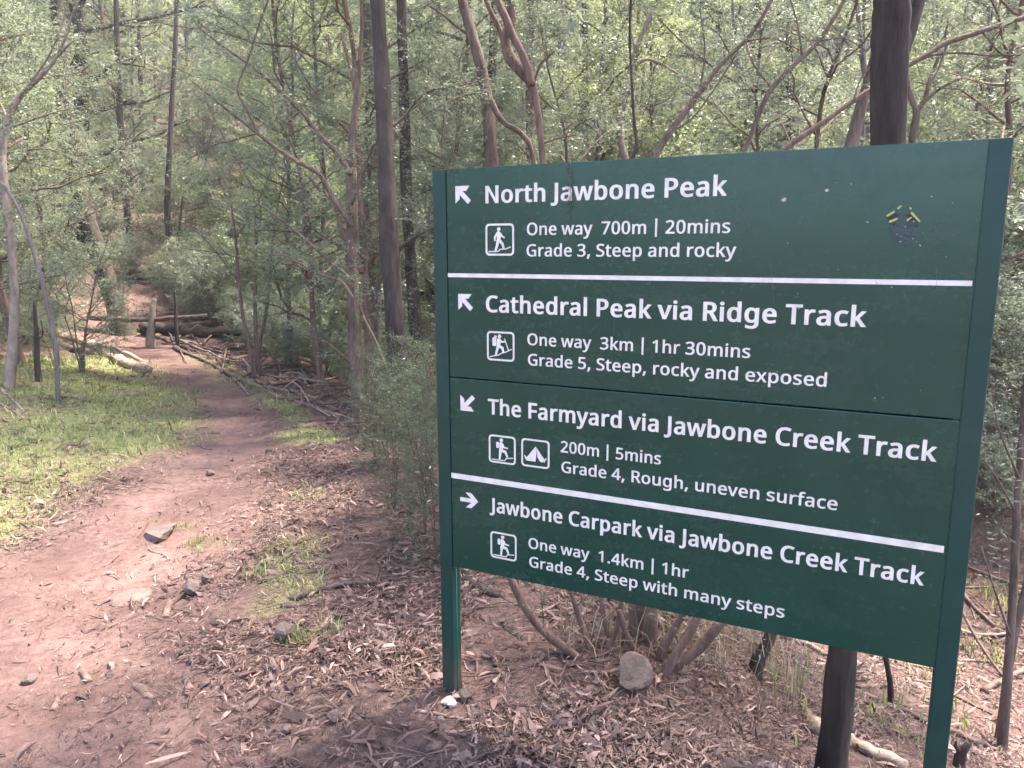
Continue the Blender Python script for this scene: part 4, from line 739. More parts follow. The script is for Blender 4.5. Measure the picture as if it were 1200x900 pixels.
# --- the dark pair and the trees left of the sign
dm = 6.9
traced("forest_tree", "dark smooth trunked tree rising just left of the sign's left post", "tree", [(474, 515, 24), (469, 470, 23), (464, 400, 22.5), (459, 330, 22), (455, 250, 22), (452, 180, 20), (449, 120, 19), (446, 60, 18), (442, -10, 17)], dm, BARK_DARK, ext=6, crown=CR(11, 2.2, 7), leaf=LEAF_TEA,
       branches=[([(463, 305, 5), (470, 290, 4), (482, 280, 3), (505, 268, 2), (540, 255, 1)], dm)], leaf_kw=dict(every=.12))
traced("forest_tree", "thinner dark trunk standing directly behind the big dark trunk left of the sign", "tree", [(495, 500, 17), (491, 440, 16), (486, 370, 15), (481, 300, 14), (476, 220, 13), (474, 140, 13), (472, 60, 12), (470, -10, 11)], 8.2, BARK_DARK, ext=6, crown=CR(14, 2.4), leaf=LEAF_TEA,
       branches=[([(480, 292, 3), (495, 265, 3), (515, 240, 2), (540, 215, 1)], 8.1)])
traced("forest_tree", "tree with lighter upper trunk half hidden by leaves behind the dark pair", "tree", [(438, 470, 20), (437, 330, 20), (437, 180, 20), (437, 120, 19), (434, 60, 17), (430, -10, 16)], 10.5, BARK_GREY, ext=6, crown=CR(12, 2.6), leaf=LEAF_TEA)
dt = 7.4
traced("tea_tree", "brown tea tree with long arching branches reaching up over the path", "tree", [(424, 535, 17), (420, 480, 16), (417, 420, 15), (414, 360, 14), (412, 300, 14), (412, 245, 13), (411, 195, 11), (414, 150, 8), (420, 90, 6), (424, 20, 4)], dt, BARK_BROWN,
       [([(411, 205, 7), (396, 180, 6), (376, 160, 5.5), (352, 130, 5), (330, 108, 4.5), (298, 80, 3.5), (262, 55, 2.5), (230, 30, 1.5)], dt - .3),
        ([(413, 265, 7), (392, 235, 6), (375, 205, 5.5), (350, 190, 5), (322, 172, 4.5), (300, 155, 4), (262, 125, 3), (225, 95, 2)], dt - .6),
        ([(412, 240, 4), (440, 165, 3.5), (470, 140, 3), (500, 108, 2.5), (540, 100, 2), (575, 92, 1)], dt - .2),
        ([(304, 158, 3), (290, 130, 2.5), (278, 105, 2), (290, 72, 2), (304, 28, 2.5), (316, -5, 2.5)], dt - .6),
        ([(300, 157, 2), (270, 165, 1.8), (245, 172, 1.5), (215, 190, 1)], dt - .6),
        ([(414, 330, 4), (380, 300, 3.5), (345, 270, 3), (312, 245, 2), (285, 230, 1)], dt - .3),
        ([(414, 350, 4), (400, 330, 3), (370, 320, 2.5), (335, 300, 2), (310, 300, 1)], dt - .7)], LEAF_TEA, leaf_kw=dict(every=.05, ll=.034, lw=.0095), ext=3, crown=(6, 1.2, .04, .012, 14, 8))
traced("tea_tree", "reddish tea tree with a curved side limb left of the dark trunks", "tree", [(436, 520, 10), (434, 470, 9), (431, 400, 8.5), (428, 330, 8), (425, 270, 8), (422, 225, 7), (420, 170, 6), (415, 100, 5), (400, 40, 3)], dt + .5, BARK_RED,
       [([(424, 320, 7), (418, 303, 7), (408, 285, 6.5), (400, 268, 6), (396, 250, 5.5), (388, 233, 5), (376, 224, 4), (358, 205, 3), (330, 200, 2)], dt + .4), ([(430, 380, 3), (415, 345, 2.5), (395, 325, 2), (370, 310, 1)], dt), ([(431, 400, 3), (445, 360, 2), (465, 340, 1)], dt), ([(420, 170, 3), (370, 110, 2), (340, 60, 1.5)], dt + .5),
        ([(434, 450, 3), (405, 420, 2.5), (380, 400, 2), (355, 392, 1)], dt + .2), ([(434, 470, 3), (455, 430, 2), (480, 410, 1)], dt - .3)], LEAF_GREY, leaf_kw=dict(every=.05))
traced("dead_sapling", "thin brown dead sapling slanting across in front of the dark trunks", "tree", [(500, 560, 5), (478, 488, 5), (456, 440, 4), (440, 400, 3.5), (425, 370, 2.5)], dm - .6, BARK_BROWN)
# --- behind the top edge of the sign
dq = 7.6
traced("tea_tree", "brown barked tree leaning left above the sign's top left corner", "tree", [(588, 420, 17), (583, 300, 16), (577, 190, 15), (572, 130, 14.5), (566, 90, 14), (556, 50, 13), (547, 20, 12), (540, -8, 11)], dq, BARK_BROWN,
       [([(575, 118, 8), (582, 132, 7.5), (592, 145, 7), (605, 152, 7), (618, 165, 7), (624, 182, 6), (626, 200, 6)], dq - .2), ([(549, 40, 4), (535, 32, 3), (520, 18, 3), (500, 5, 2)], dq), ([(560, 100, 3), (535, 96, 2.5), (510, 110, 2), (480, 130, 1.5)], dq - .1), ([(568, 108, 2), (545, 112, 2), (515, 125, 1.5), (490, 140, 1)], dq - .3)], LEAF_TEA, ext=5, crown=CR(14, 2.2), leaf_kw=dict(every=.11))
traced("tea_tree", "reddish smooth tree forking into a loop above the word Jawbone", "tree", [(646, 400, 9), (640, 250, 9), (636, 190, 8), (630, 130, 8), (623, 98, 11), (612, 85, 13), (598, 68, 13), (592, 45, 12), (600, 25, 9), (597, 5, 9), (596, -20, 8)], dq - .6, BARK_RED,
       [([(623, 100, 10), (618, 78, 10), (608, 55, 9.5), (600, 40, 10), (593, 22, 10), (585, 5, 9), (580, -15, 8)], dq - .75), ([(589, 45, 7), (585, 33, 6.5), (576, 15, 6), (566, -8, 5)], dq - .55), ([(626, 96, 3), (634, 75, 3), (650, 60, 2)], dq - .6), ([(632, 170, 3), (650, 163, 2.5), (675, 158, 2)], dq - .6)], LEAF_TEA, ext=3, crown=(6, 1.2, .04, .012, 12, 8), leaf_kw=dict(every=.2))
for lab, pts, d, bk in [("dark straight pole trunk just above the sign's top left arrow", [(570, 300, 8), (568, 190, 7.5), (571, 150, 7), (574, 100, 6), (576, 40, 5), (578, -10, 5)], 9, BARK_DARK),
                        ("brown pole trunk beside the dark pole above the sign's top left", [(588, 300, 9), (584, 192, 8.5), (579, 150, 8), (577, 110, 7.5), (580, 60, 6), (582, -10, 5)], 9.4, BARK_BROWN),
                        ("dark rough trunk behind the forked reddish tree", [(624, 300, 12), (621, 120, 11), (620, 60, 10.5), (622, 20, 10), (623, -15, 10)], 11, BARK_BROWN),
                        ("grey upright trunk high above the sign, right of the forked reddish tree", [(664, 300, 13), (661, 150, 12.5), (659, 45, 12), (657, 10, 11), (656, -15, 11)], 16, BARK_GREY),
                        ("dark trunk half hidden in leaves above the words Jawbone and Peak", [(684, 300, 12), (684, 130, 12), (684, 60, 10), (686, -15, 9)], 15, BARK_DARK)]:
    traced("forest_tree", lab, "tree", pts, d, bk, ext=5, crown=CR(10, 2.2), leaf=LEAF_TEA)
traced("pale_gum_sapling", "pale crooked trunk with peeling bark above the sign's word Peak", "tree", [(738, 300, 10), (732, 185, 9), (727, 165, 8), (727, 140, 8), (733, 110, 8), (738, 85, 7), (745, 60, 6), (752, 42, 5), (765, 10, 4)], 9.5, BARK_PALE, [([(737, 88, 4), (755, 70, 4), (775, 75, 3), (800, 90, 2)], 9.5), ([(745, 60, 3), (738, 30, 3), (737, -5, 2)], 9.5)], LEAF_GREY, leaf_kw=dict(every=.12))
traced("hanging_vine", "long thin dark stem hanging straight down above the word Peak", "vine", [(741, 186, 4), (746, 172, 4), (743, 140, 3.5), (740, 90, 3), (738, 40, 3), (740, -10, 3)], 6.2, BARK_DARK)
dd = 5.6
traced("tea_tree", "dark slanting stem leaning right above the middle of the sign", "tree", [(742, 300, 10), (756, 215, 9), (770, 180, 8.5), (785, 155, 8), (800, 135, 7.5), (820, 108, 6.5), (845, 75, 5.5), (880, 40, 4.5), (905, -2, 4)], dd, BARK_BROWN,
       [([(786, 155, 3), (810, 140, 2.5), (840, 100, 2), (865, 60, 1.5)], dd), ([(820, 108, 3), (826, 60, 2), (820, 10, 1.5)], dd), ([(840, 82, 2.5), (800, 50, 2), (770, 20, 1.5)], dd + .3), ([(870, 50, 2.5), (905, 45, 2), (940, 60, 1)], dd)], LEAF_TEA, leaf_kw=dict(every=.12), ext=5, crown=(26, 3.5, .075, .026, 16, 26))  # crown above the frame enlarged to shade the path
traced("tea_tree", "thin dark stem crossing diagonally left of the big trunk above the sign", "tree", [(820, 320, 8), (848, 235, 7), (868, 190, 6), (900, 110, 6), (932, 75, 5.5), (958, 50, 5), (978, 20, 4.5), (995, -10, 4)], 6.0, BARK_BROWN,
       [([(940, 65, 2.5), (935, 30, 2), (925, -5, 1.5)], 6), ([(905, 105, 2.5), (880, 70, 2), (870, 30, 1.5)], 6.2), ([(960, 48, 2), (990, 45, 1.5), (1015, 60, 1)], 6)], LEAF_TEA, leaf_kw=dict(every=.13))
traced("bowed_branch", "long bowed branch rising right across the big trunk above the sign's right end", "branch", [(880, 330, 9), (905, 195, 8), (926, 170, 6.5), (962, 145, 6.5), (1000, 118, 6), (1035, 96, 6), (1058, 80, 6), (1085, 65, 6), (1110, 50, 6), (1140, 40, 6), (1175, 28, 5.5), (1215, 16, 5)], 5.3, BARK_BROWN,
       [([(1060, 80, 3), (1090, 66, 2.5), (1120, 62, 2.5), (1160, 65, 2), (1205, 64, 1.5)], 5.3), ([(1110, 52, 3), (1100, 80, 2), (1085, 105, 1.5)], 5.3), ([(1000, 118, 2), (1010, 90, 1.5), (1030, 70, 1)], 5.2), ([(1150, 36, 2.5), (1170, 60, 2), (1190, 75, 1.2)], 5.3)], LEAF_TEA, leaf_kw=dict(every=.2, start=.3))
traced("forest_tree", "straight dark trunked tree close behind the sign's right end, forking above it", "tree", [(974, 893, 37), (980, 850, 34), (988, 765, 33), (1007, 560, 35), (1025, 360, 38), (1041, 165, 40), (1043, 60, 41), (1044, 20, 42), (1045, -15, 40)], [2.93, 2.9, 2.84, 2.7, 2.57, 2.46, 2.40, 2.38, 2.36], BARK_DARK, ext=5.8, crown=(22, 2.7, .075, .026, 15, 22), leaf=LEAF_TEA,
       branches=[([(1044, 118, 8), (1047, 92, 18), (1055, 62, 21), (1063, 38, 19), (1072, 12, 17), (1083, -20, 15), (1100, -60, 12)], 2.41)], leaf_kw=dict(every=.6, start=.9))  # unseen crown made dense to shade the ground before the sign
traced("forest_tree", "brown leaning trunk tucked against the left side of the straight dark trunk above the sign", "tree", [(975, 330, 20), (990, 200, 17), (1000, 162, 15), (1009, 125, 13), (1016, 100, 11), (1026, 60, 9), (1036, 0, 7)], 6.2, BARK_BROWN, ext=2.5, crown=(6, 1.2, .05, .015, 14, 8), leaf=LEAF_TEA)
traced("tea_tree", "small Y shaped dark tree just right of the big trunk above the sign", "tree", [(1068, 300, 9), (1069, 165, 8), (1072, 145, 8), (1074, 132, 7.5), (1066, 110, 5.5), (1062, 85, 4), (1056, 40, 3)], 8.0, BARK_BROWN, [([(1074, 132, 6), (1084, 116, 5.5), (1092, 85, 4.5), (1103, 62, 3.5), (1112, 20, 2)], 8), ([(1080, 122, 4), (1100, 105, 3.5), (1130, 88, 3), (1165, 60, 2), (1195, 30, 1)], 8)], LEAF_BRIGHT, leaf_kw=dict(every=.12))
traced("forest_tree", "grey thin trunk at the top right, left of the bowed branch's tip", "tree", [(1016, 300, 8), (1018, 120, 8), (1010, 60, 6), (1004, 0, 5), (1000, -20, 5)], 10, BARK_GREY, ext=4, crown=CR(8, 2), leaf=LEAF_TEA)
traced("forest_tree", "dark short trunk showing at the very top between the two slanting stems", "tree", [(928, 250, 10), (926, 100, 9), (924, 40, 8), (923, -15, 8)], 14, BARK_DARK, ext=4, crown=CR(8, 2), leaf=LEAF_TEA)
# --- right edge and beneath the sign
traced("dead_sapling", "dark bare sapling trunk at the right edge of the picture", "tree", [(1175, 882, 12), (1178, 830, 11), (1182, 775, 10), (1188, 680, 9), (1192, 590, 8), (1200, 480, 7), (1212, 330, 5)], depth_of(G(1175, 880)), BARK_BROWN,
       [([(1184, 745, 3), (1165, 690, 2), (1150, 640, 1.5)], 3.9), ([(1190, 600, 3), (1168, 560, 2), (1150, 535, 1.5)], 3.9), ([(1194, 560, 3), (1170, 500, 2), (1160, 440, 1)], 3.9)], LEAF_GREY, leaf_kw=dict(every=.12, nl=10))
traced("dead_sapling", "leaning second stem behind the dark sapling at the right edge", "tree", [(1168, 876, 9), (1180, 800, 9), (1190, 740, 9), (1202, 690, 8), (1220, 600, 7)], depth_of(G(1168, 874)) + .1, BARK_BROWN)
traced("dead_tree", "short leaning dark stump under the sign left of the straight dark trunk", "stump", [(882, 792, 18), (888, 775, 16), (897, 757, 15), (905, 740, 13), (918, 690, 10)], depth_of(G(884, 792)), BARK_DARK)
traced("dead_tree", "thin dark leaning stem between the straight dark trunk and the right post", "stump", [(1047, 828, 8), (1043, 800, 6.5), (1038, 772, 6), (1030, 730, 5)], depth_of(G(1047, 828)), BARK_DARK)
traced("broken_stump", "small broken snag with a pointed tip at the bottom edge right of the right post", "stump", [(1121, 915, 14), (1124, 895, 13), (1127, 882, 11), (1134, 873, 7), (1138, 871, 2)], depth_of(G(1122, 899)), BARK_DARK, [([(1127, 884, 7), (1120, 874, 4), (1121, 868, 2)], depth_of(G(1122, 899)))], rough=.15)
db = depth_of(G(770, 790))
shr = empty("coppiced_shrub", G(770, 790), "many stemmed brown shrub fanning out from one base under the sign", "shrub"); off = np.array(shr.location)
lv = Leaves(trng)
for pts, dz in [([(690, 772, 8), (668, 764, 9), (645, 747, 9), (622, 722, 8.5), (605, 692, 8), (590, 660, 7), (560, 600, 5)], 0.05), ([(696, 770, 6), (686, 745, 6), (676, 715, 5.5), (668, 690, 5), (660, 640, 4)], 0.1), ([(742, 778, 18), (744, 740, 17), (746, 715, 16), (748, 660, 12)], .25), ([(760, 780, 15), (762, 745, 14), (764, 715, 13), (768, 650, 10)], .2),
                ([(768, 783, 10), (780, 755, 9), (795, 728, 8), (815, 690, 7)], .1), ([(772, 786, 10), (795, 762, 9), (812, 735, 8), (826, 700, 7)], 0), ([(775, 790, 11), (800, 775, 10), (825, 755, 9), (840, 738, 8), (870, 700, 6)], .05), ([(720, 776, 6), (712, 745, 5), (706, 712, 5), (700, 660, 4)], .2), ([(706, 774, 5), (722, 740, 5), (728, 705, 5), (730, 660, 4)], .15), ([(785, 786, 5), (810, 760, 4), (850, 720, 4)], .25), ([(755, 784, 7), (735, 745, 6), (725, 715, 6)], .1)]:
    w, r = px_line(pts, db + dz); r = r * 1.2; w[0][2] = H1(w[0][0], w[0][1]) - .05
    mb = MB(); sp, s_ = spline(w - off, r, 5); mb.tube(sp, s_, 8, .08, trng); link("stem", mb.mesh("stem"), BARK_RED, shr)
    leafy(lv, (w - off)[2:], every=.18, nl=8, ll=.028, lw=.007, tone=.45)
lv.build("foliage", LEAF_GREY, shr); taken.append((off[0], off[1], .6))
# wiry shrubs right of the path and dry grass clumps under the sign
wiry = grow("wiry_shrub", 24, 1.9, .010, .06, .50, 13, 4, 2, .030, .0065, 14, BARK_BROWN, LEAF_DARK, spl=.26, stems=5, up=.7, twig=.0012, tone=.4, droop=.35)
for i, (px, py, s, lab) in enumerate([(462, 600, .5, "low wiry green shrub between the path litter and the dark trunks"), (498, 628, .55, "wiry shrub crowding against the sign's left post"), (440, 545, .45, "wiry grey green shrub at the foot of the arching tea tree"), (505, 570, .6, "tall wiry shrub behind the sign's left post"), (478, 548, .5, "wiry shrub hiding the foot of the big dark trunk"), (450, 508, .5, "farthest of the wiry shrubs left of the sign"), (512, 660, .45, "small wiry seedling shrub touching the base of the bush by the left post")]):
    o = wiry if i == 0 else copy_tree(wiry); g = G(px, py); o.location = g - [0, 0, .02]; o.rotation_euler = (0, 0, i * 1.3); o.scale = (s,) * 3; tag(o, lab, "shrub", "wiry shrubs left of the sign"); taken.append((g[0], g[1], .3))
def tuft(name, px, py, n, h, spread, mat, label, cat="grass clump", group=None, w=.0035, lean=.5):
    g = G(px, py); k = trng; a = k.random(n) * 6.28; L = h * k.uniform(.5, 1.1, n); b = np.stack([k.normal(0, spread * .3, n), k.normal(0, spread * .3, n), np.full(n, -.01)], 1)
    o_ = np.stack([np.cos(a), np.sin(a), np.zeros(n)], 1); bend = k.uniform(.3, 1.3, n) * lean; sd = np.stack([-np.sin(a), np.cos(a), np.zeros(n)], 1) * w
    r0 = b; r1 = b + o_ * (L * bend * .25)[:, None] + [0, 0, 1] * (L * .5)[:, None]; r2_ = b + o_ * (L * bend * .85)[:, None] + [0, 0, 1] * (L * (1 - .35 * bend))[:, None]
    V = np.stack([r0 - sd, r0 + sd, r1 - sd * .8, r1 + sd * .8, r2_ - sd * .15, r2_ + sd * .15], 1).reshape(-1, 3); i = np.arange(n)[:, None] * 6
    Q_ = np.concatenate([i + [0, 1, 3, 2], i + [2, 3, 5, 4]]); rn = np.clip(k.normal(.5, .22, n), 0, 1)
    o = link(name, new_mesh(name, V, Q_, attrs={"rnd": ('FACE', np.concatenate([rn, rn]))}), mat); o.location = g
    return tag(o, label, cat, group)
for px, py, n, h, s, lab in [(880, 800, 90, .40, .55, "large dry grass clump round the leaning stump under the sign"), (835, 775, 50, .32, .4, "dry straw coloured grass between the coppiced shrub and the stump"), (925, 815, 60, .28, .45, "sparse dry grass just left of the straight dark trunk"), (790, 770, 40, .34, .3, "dry wispy grass inside the coppiced shrub's stems"), (700, 765, 36, .26, .4, "dry wispy grass at the left foot of the coppiced shrub"), (1080, 790, 70, .22, .4, "thin weedy grass between the dark stem and the right post")]:
    tuft("dry_grass_clump", px, py, n, h, s, LEAF_DRY, lab, lean=.8, w=.0022)
for px, py, n, h, lab in [(232, 636, 90, .06, "small green tuft on the path beside the dark slab"), (215, 618, 60, .05, "tuft of short grass behind the dark slab's right end"), (346, 752, 130, .07, "green tuft at the foot of the brown stone"), (155, 706, 40, .03, "thin green tuft at the smooth half buried rock"), (180, 612, 40, .04, "thin grass tuft on the left of the dark slab")]:
    tuft("grass_tuft", px, py, n, h, .12, GRASS_MAT, lab, "grass tuft", w=.002)
# ------------------------------------------------------------------ logs, sticks, rocks
def stick(name, pts, w, mat, label, cat, group=None, lift=.5, taper=.7, rough=.12, depth=None, sides=8, arch=None, sd=0):
    rg = np.random.default_rng(abs(hash((pts[0][0], pts[0][1]))) % 9999 + sd)
    W = []
    for i, q in enumerate(pts):
        g = G(q[0], q[1]) if depth is None else P(q[0], q[1], depth[i])
        W.append(g)
    W = np.array(W); dm_ = np.mean([depth_of(g) for g in W]); r = w * dm_ / F_PX / 2
    if depth is None: W[:, 2] += r * (2 * lift - 1 + .2)
    if arch: W[:, 2] += np.array(arch)
    c = W.mean(0); p_, r_ = spline(W - c, np.linspace(r, r * taper, len(W)), 5)
    if len(p_) > 2: p_[1:-1] += rg.normal(0, r * .18, (len(p_) - 2, 3))
    mb = MB(); mb.tube(p_, r_, sides, rough, rg)
    o = link(name, mb.mesh(name), mat); o.location = c; return tag(o, label, cat, group)
S = stick
S("fallen_branch", [(340, 706), (365, 697), (392, 690), (425, 687), (456, 687)], 7, WOOD_DARK, "dark bent branch arching on the litter left of the sign's left post", "branch", lift=.9)
S("fallen_branch", [(330, 712), (345, 711), (362, 708)], 8, WOOD_DARK, "short dark log end under the bent branch", "branch")
S("fallen_branch", [(420, 702), (440, 706), (470, 707)], 7, WOOD_MID, "short brown branch lying just below the dark bent branch", "branch")
S("fallen_branch", [(391, 738), (399, 728), (412, 723), (432, 721)], 5, WOOD_MID, "thin forked looking branch curling beside the flat log", "branch")
S("half_buried_log", [(438, 735), (470, 737), (520, 741), (558, 743)], 12, WOOD_PALE, "flat weathered log half buried behind the sign's left post", "log", lift=.25, rough=.2)
S("stick", [(404, 791), (430, 788), (450, 787), (472, 796)], 5, WOOD_PALE, "pale curved stick on the litter below the flat log", "stick", lift=.8)
S("stick", [(368, 806), (376, 790)], 7, WOOD_MID, "short stubby piece of branch left of the pale curved stick", "stick", taper=.9)
S("stick", [(290, 848), (320, 843), (358, 836)], 2.6, WOOD_DARK, "thin straight dark twig on the path's right edge near the bottom", "stick")
S("stick", [(488, 835), (515, 839), (545, 846), (562, 845)], 4.5, WOOD_PALE, "pale long stick pointing at the foot of the left post", "stick", lift=.9)
S("stick", [(548, 830), (553, 848), (558, 868), (557, 897)], 5.5, WOOD_PALE, "pale stick lying toward the viewer below the left post", "stick", lift=.8)
S("stick", [(112, 804), (130, 798), (150, 790)], 4, WOOD_DARK, "dark stick beside the stub end on the path", "stick")
S("wood_stub", [(96, 788), (105, 800)], 9, WOOD_MID, "stubby broken wood piece at the tip of the dark stick on the path", "stick", taper=.95)
S("wood_stub", [(62, 833), (68, 820)], 8, WOOD_MID, "stubby upright leaning wood piece at lower left on the path", "stick", taper=.95)
S("bark_slab", [(158, 804), (170, 812), (179, 820)], 11, WOOD_MID, "flat bark slab on the path near the bottom", "bark", taper=.9, lift=.3)
S("stick", [(137, 826), (150, 822), (166, 818)], 4.5, WOOD_MID, "short stick touching the flat bark slab", "stick")
S("wood_stub", [(217, 797), (223, 809)], 8, WOOD_MID, "pale stub of wood on the right part of the path", "stick", taper=.95)
S("wood_stub", [(194, 725), (199, 707)], 10, WOOD_MID, "sawn looking stub of branch in the middle of the path", "stick", taper=.95)
S("stick", [(172, 722), (182, 724), (192, 727)], 4, WOOD_DARK, "dark short stick touching the sawn stub", "stick"); S("stick", [(202, 714), (214, 716), (224, 719)], 3, WOOD_DARK, "thin dark stick pointing right from the sawn stub", "stick")
S("stick", [(28, 837), (45, 832), (62, 826)], 2.6, WOOD_DARK, "thin dark stick meeting the leaning stub at lower left", "stick")
S("stick", [(116, 722), (130, 721), (146, 722)], 2, WOOD_DARK, "very thin straight twig across the path left of the stub", "stick")
S("stick", [(220, 601), (232, 595), (246, 593), (264, 586)], 3.4, WOOD_DARK, "dark wavy stick right of the dark slab on the path", "stick")
S("stick", [(172, 637), (178, 647), (190, 650), (200, 657)], 3.4, WOOD_DARK, "dark crooked stick below the dark slab on the path", "stick")
S("stick", [(240, 666), (262, 664), (288, 656), (300, 654)], 3, WOOD_DARK, "dark stick along the path's right edge below the slab", "stick")
S("stick", [(76, 529), (86, 523), (104, 519)], 4, WOOD_PALE, "pale twig on the grass in front of the leaning sapling", "stick"); S("stick", [(104, 520), (103, 514)], 4, WOOD_PALE, "stubby side shoot at the end of the pale twig on the grass", "stick")
S("stick", [(83, 466), (94, 469), (108, 472)], 4, WOOD_MID, "short reddish stick on the grass right of the leaning sapling", "stick")
S("stick", [(0, 455), (16, 470), (32, 487)], 4, WOOD_PALE, "pale stick on the bare patch at the far left", "stick"); S("stick", [(-6, 470), (12, 480), (30, 492)], 3, WOOD_PALE, "second pale stick on the bare patch at the far left", "stick"); S("stick", [(20, 505), (34, 500), (50, 508)], 2.5, WOOD_MID, "thin brown twig lying on the grass at left", "stick")
S("stick", [(232, 522), (240, 526), (248, 527)], 3.5, WOOD_DARK, "short dark stick where the grass meets the path", "stick"); S("stick", [(314, 530), (322, 530)], 7, WOOD_DARK, "small dark chip on the right edge of the path", "stick", taper=.9)
S("stick", [(305, 590), (320, 584), (322, 580)], 3, WOOD_DARK, "hooked dark stick on the litter right of the path", "stick"); S("stick", [(312, 608), (330, 600), (350, 592)], 2.5, WOOD_MID, "straight brown stick on the litter right of the path", "stick"); S("stick", [(358, 592), (372, 590)], 5, WOOD_DARK, "curled dark bark piece near the wiry shrubs", "bark")
S("stick", [(375, 634), (388, 630), (402, 625)], 5, WOOD_PALE, "pale grey stick below the wiry shrubs", "stick"); S("stick", [(412, 638), (428, 637), (444, 639)], 4, WOOD_PALE, "grey stick right of the pale grey stick", "stick"); S("fallen_branch", [(418, 630), (432, 627), (446, 626)], 8, WOOD_MID, "short tan branch at the foot of the wiry shrub", "branch")
S("fallen_branch", [(334, 655), (345, 650), (352, 660), (372, 660)], 7, WOOD_MID, "gnarled brown branch in the green patch by the path", "branch"); S("stick", [(322, 632), (336, 625)], 4, WOOD_PALE, "short pale stick just above the green patch", "stick")
S("stick", [(560, 757), (600, 777)], 1, WOOD_DARK, "fine dark twig behind the left post", "stick")
S("stick", [(600, 790), (620, 783), (640, 781)], 5, WOOD_DARK, "dark stick on the litter in front of the coppiced shrub", "stick")
S("bark_slab", [(588, 732), (600, 742), (614, 752)], 12, BARK_MOSS, "greenish bark slab right of the left post", "bark", lift=.3, rough=.2)
S("fallen_branch", [(782, 840), (800, 850), (828, 869)], 8, WOOD_MID, "brown stick half buried in the litter right of the round rock", "branch", lift=.5)
S("stick", [(735, 846), (745, 832), (752, 815)], 2, WOOD_DARK, "thin leaning twig in the litter under the sign", "stick")
S("fallen_branch", [(540, 690), (562, 680), (590, 676)], 7, WOOD_PALE, "pale stick behind the left post under the sign", "branch"); S("fallen_branch", [(545, 680), (565, 692), (585, 700)], 12, BARK_MOSS, "mossy log end in the dark gap behind the left post", "log"); S("fallen_branch", [(540, 700), (560, 703), (575, 711)], 6, WOOD_PALE, "grey stick in front of the mossy log end", "branch")
S("split_log", [(66, 394), (90, 401), (115, 411), (140, 425), (174, 437)], 15, WOOD_SPLIT, "long split pale log on the grass along the path's left edge", "log", lift=.6, rough=.2); S("split_log", [(118, 411), (145, 420), (172, 434)], 6, WOOD_PALE, "pale splinter leaning on the split log by the path", "log", lift=1.6); S("log", [(40, 398), (70, 405), (110, 416)], 13, WOOD_DARK, "darker log tucked behind the split pale log", "log", lift=.4)
dl = 12.6
S("fallen_log", [(104, 371), (140, 374), (190, 374), (242, 370)], 7, WOOD_DARK, "thin straight fallen trunk held level over the dark hollow", "log", depth=[dl, dl, dl, dl - .2])
S("fallen_log", [(165, 384), (200, 386), (245, 380)], 14, BARK_DARK, "thick dark fallen trunk under the level one", "log", depth=[13.4, 13.3, 13.1]); S("fallen_log", [(215, 388), (260, 390), (300, 386)], 16, BARK_DARK, "thick dark log right of the hollow, near the reddish stems", "log", depth=[13.2, 13, 12.6])
S("fallen_log", [(136, 327), (165, 325), (200, 321)], 9, WOOD_MID, "upper log of the pile on the slope", "log", depth=[17, 17, 16.8]); S("fallen_log", [(140, 333), (172, 334), (204, 332)], 12, BARK_DARK, "lower dark log of the pile on the slope", "log", depth=[16.9, 16.8, 16.7]); S("fallen_log", [(160, 318), (185, 312), (205, 316)], 6, WOOD_PALE, "pale branch lying on top of the pile on the slope", "branch", depth=[17, 17, 16.9])
for lab, pts, w, mt in [("long grey log leading into the debris row right of the path", [(140, 376), (170, 390), (200, 402), (226, 412)], 6, WOOD_DARK), ("brown log in the debris row below the level fallen trunk", [(165, 390), (195, 398), (235, 405), (265, 412)], 6, WOOD_MID), ("dark log in the debris row close to the path verge", [(205, 408), (235, 422), (270, 440)], 7, WOOD_DARK), ("bleached branch crossing the debris row", [(230, 405), (255, 415), (280, 432)], 4, WOOD_MID),
                        ("long pale log in the debris row below the reddish stems", [(262, 436), (295, 452), (330, 468)], 8, WOOD_MID), ("thick tan log at the near end of the debris row", [(338, 468), (370, 480), (418, 496)], 8, WOOD_MID), ("second tan log beside the thick one at the near end of the debris row", [(310, 455), (350, 462), (395, 482)], 8, WOOD_MID), ("dark crooked branch on top of the debris row", [(285, 430), (315, 440), (340, 452), (372, 462)], 5, WOOD_DARK), ("twisted root like branch under the reddish stems", [(270, 420), (290, 432), (305, 450), (320, 452)], 5, WOOD_MID), ("thin bleached stick at the near end of the debris row", [(360, 470), (395, 490), (430, 500)], 4, WOOD_MID)]:
    S("debris_log", pts, w * .8, mt, lab, "log", "fallen wood in the row right of the path", lift=.6, rough=.25)
drg = np.random.default_rng(91)
for i in range(95):
    t = drg.random(); cx, cy = 190 + 240 * t + drg.normal(0, 12), 385 + 105 * t ** 1.1 + drg.normal(0, 12); a = drg.normal(.45, .8); L = drg.uniform(6, 30)
    S("debris_stick", [(cx - L * math.cos(a), cy - L * .5 * math.sin(a)), (cx, cy + drg.normal(0, 2)), (cx + L * math.cos(a), cy + L * .5 * math.sin(a))], drg.uniform(1.2, 3.4), [WOOD_MID, WOOD_DARK, WOOD_DARK, WOOD_PALE][i % 4], "loose broken stick in the tangle of fallen wood right of the path", "stick", "loose sticks in the debris row", lift=1.5, sides=5, sd=i)
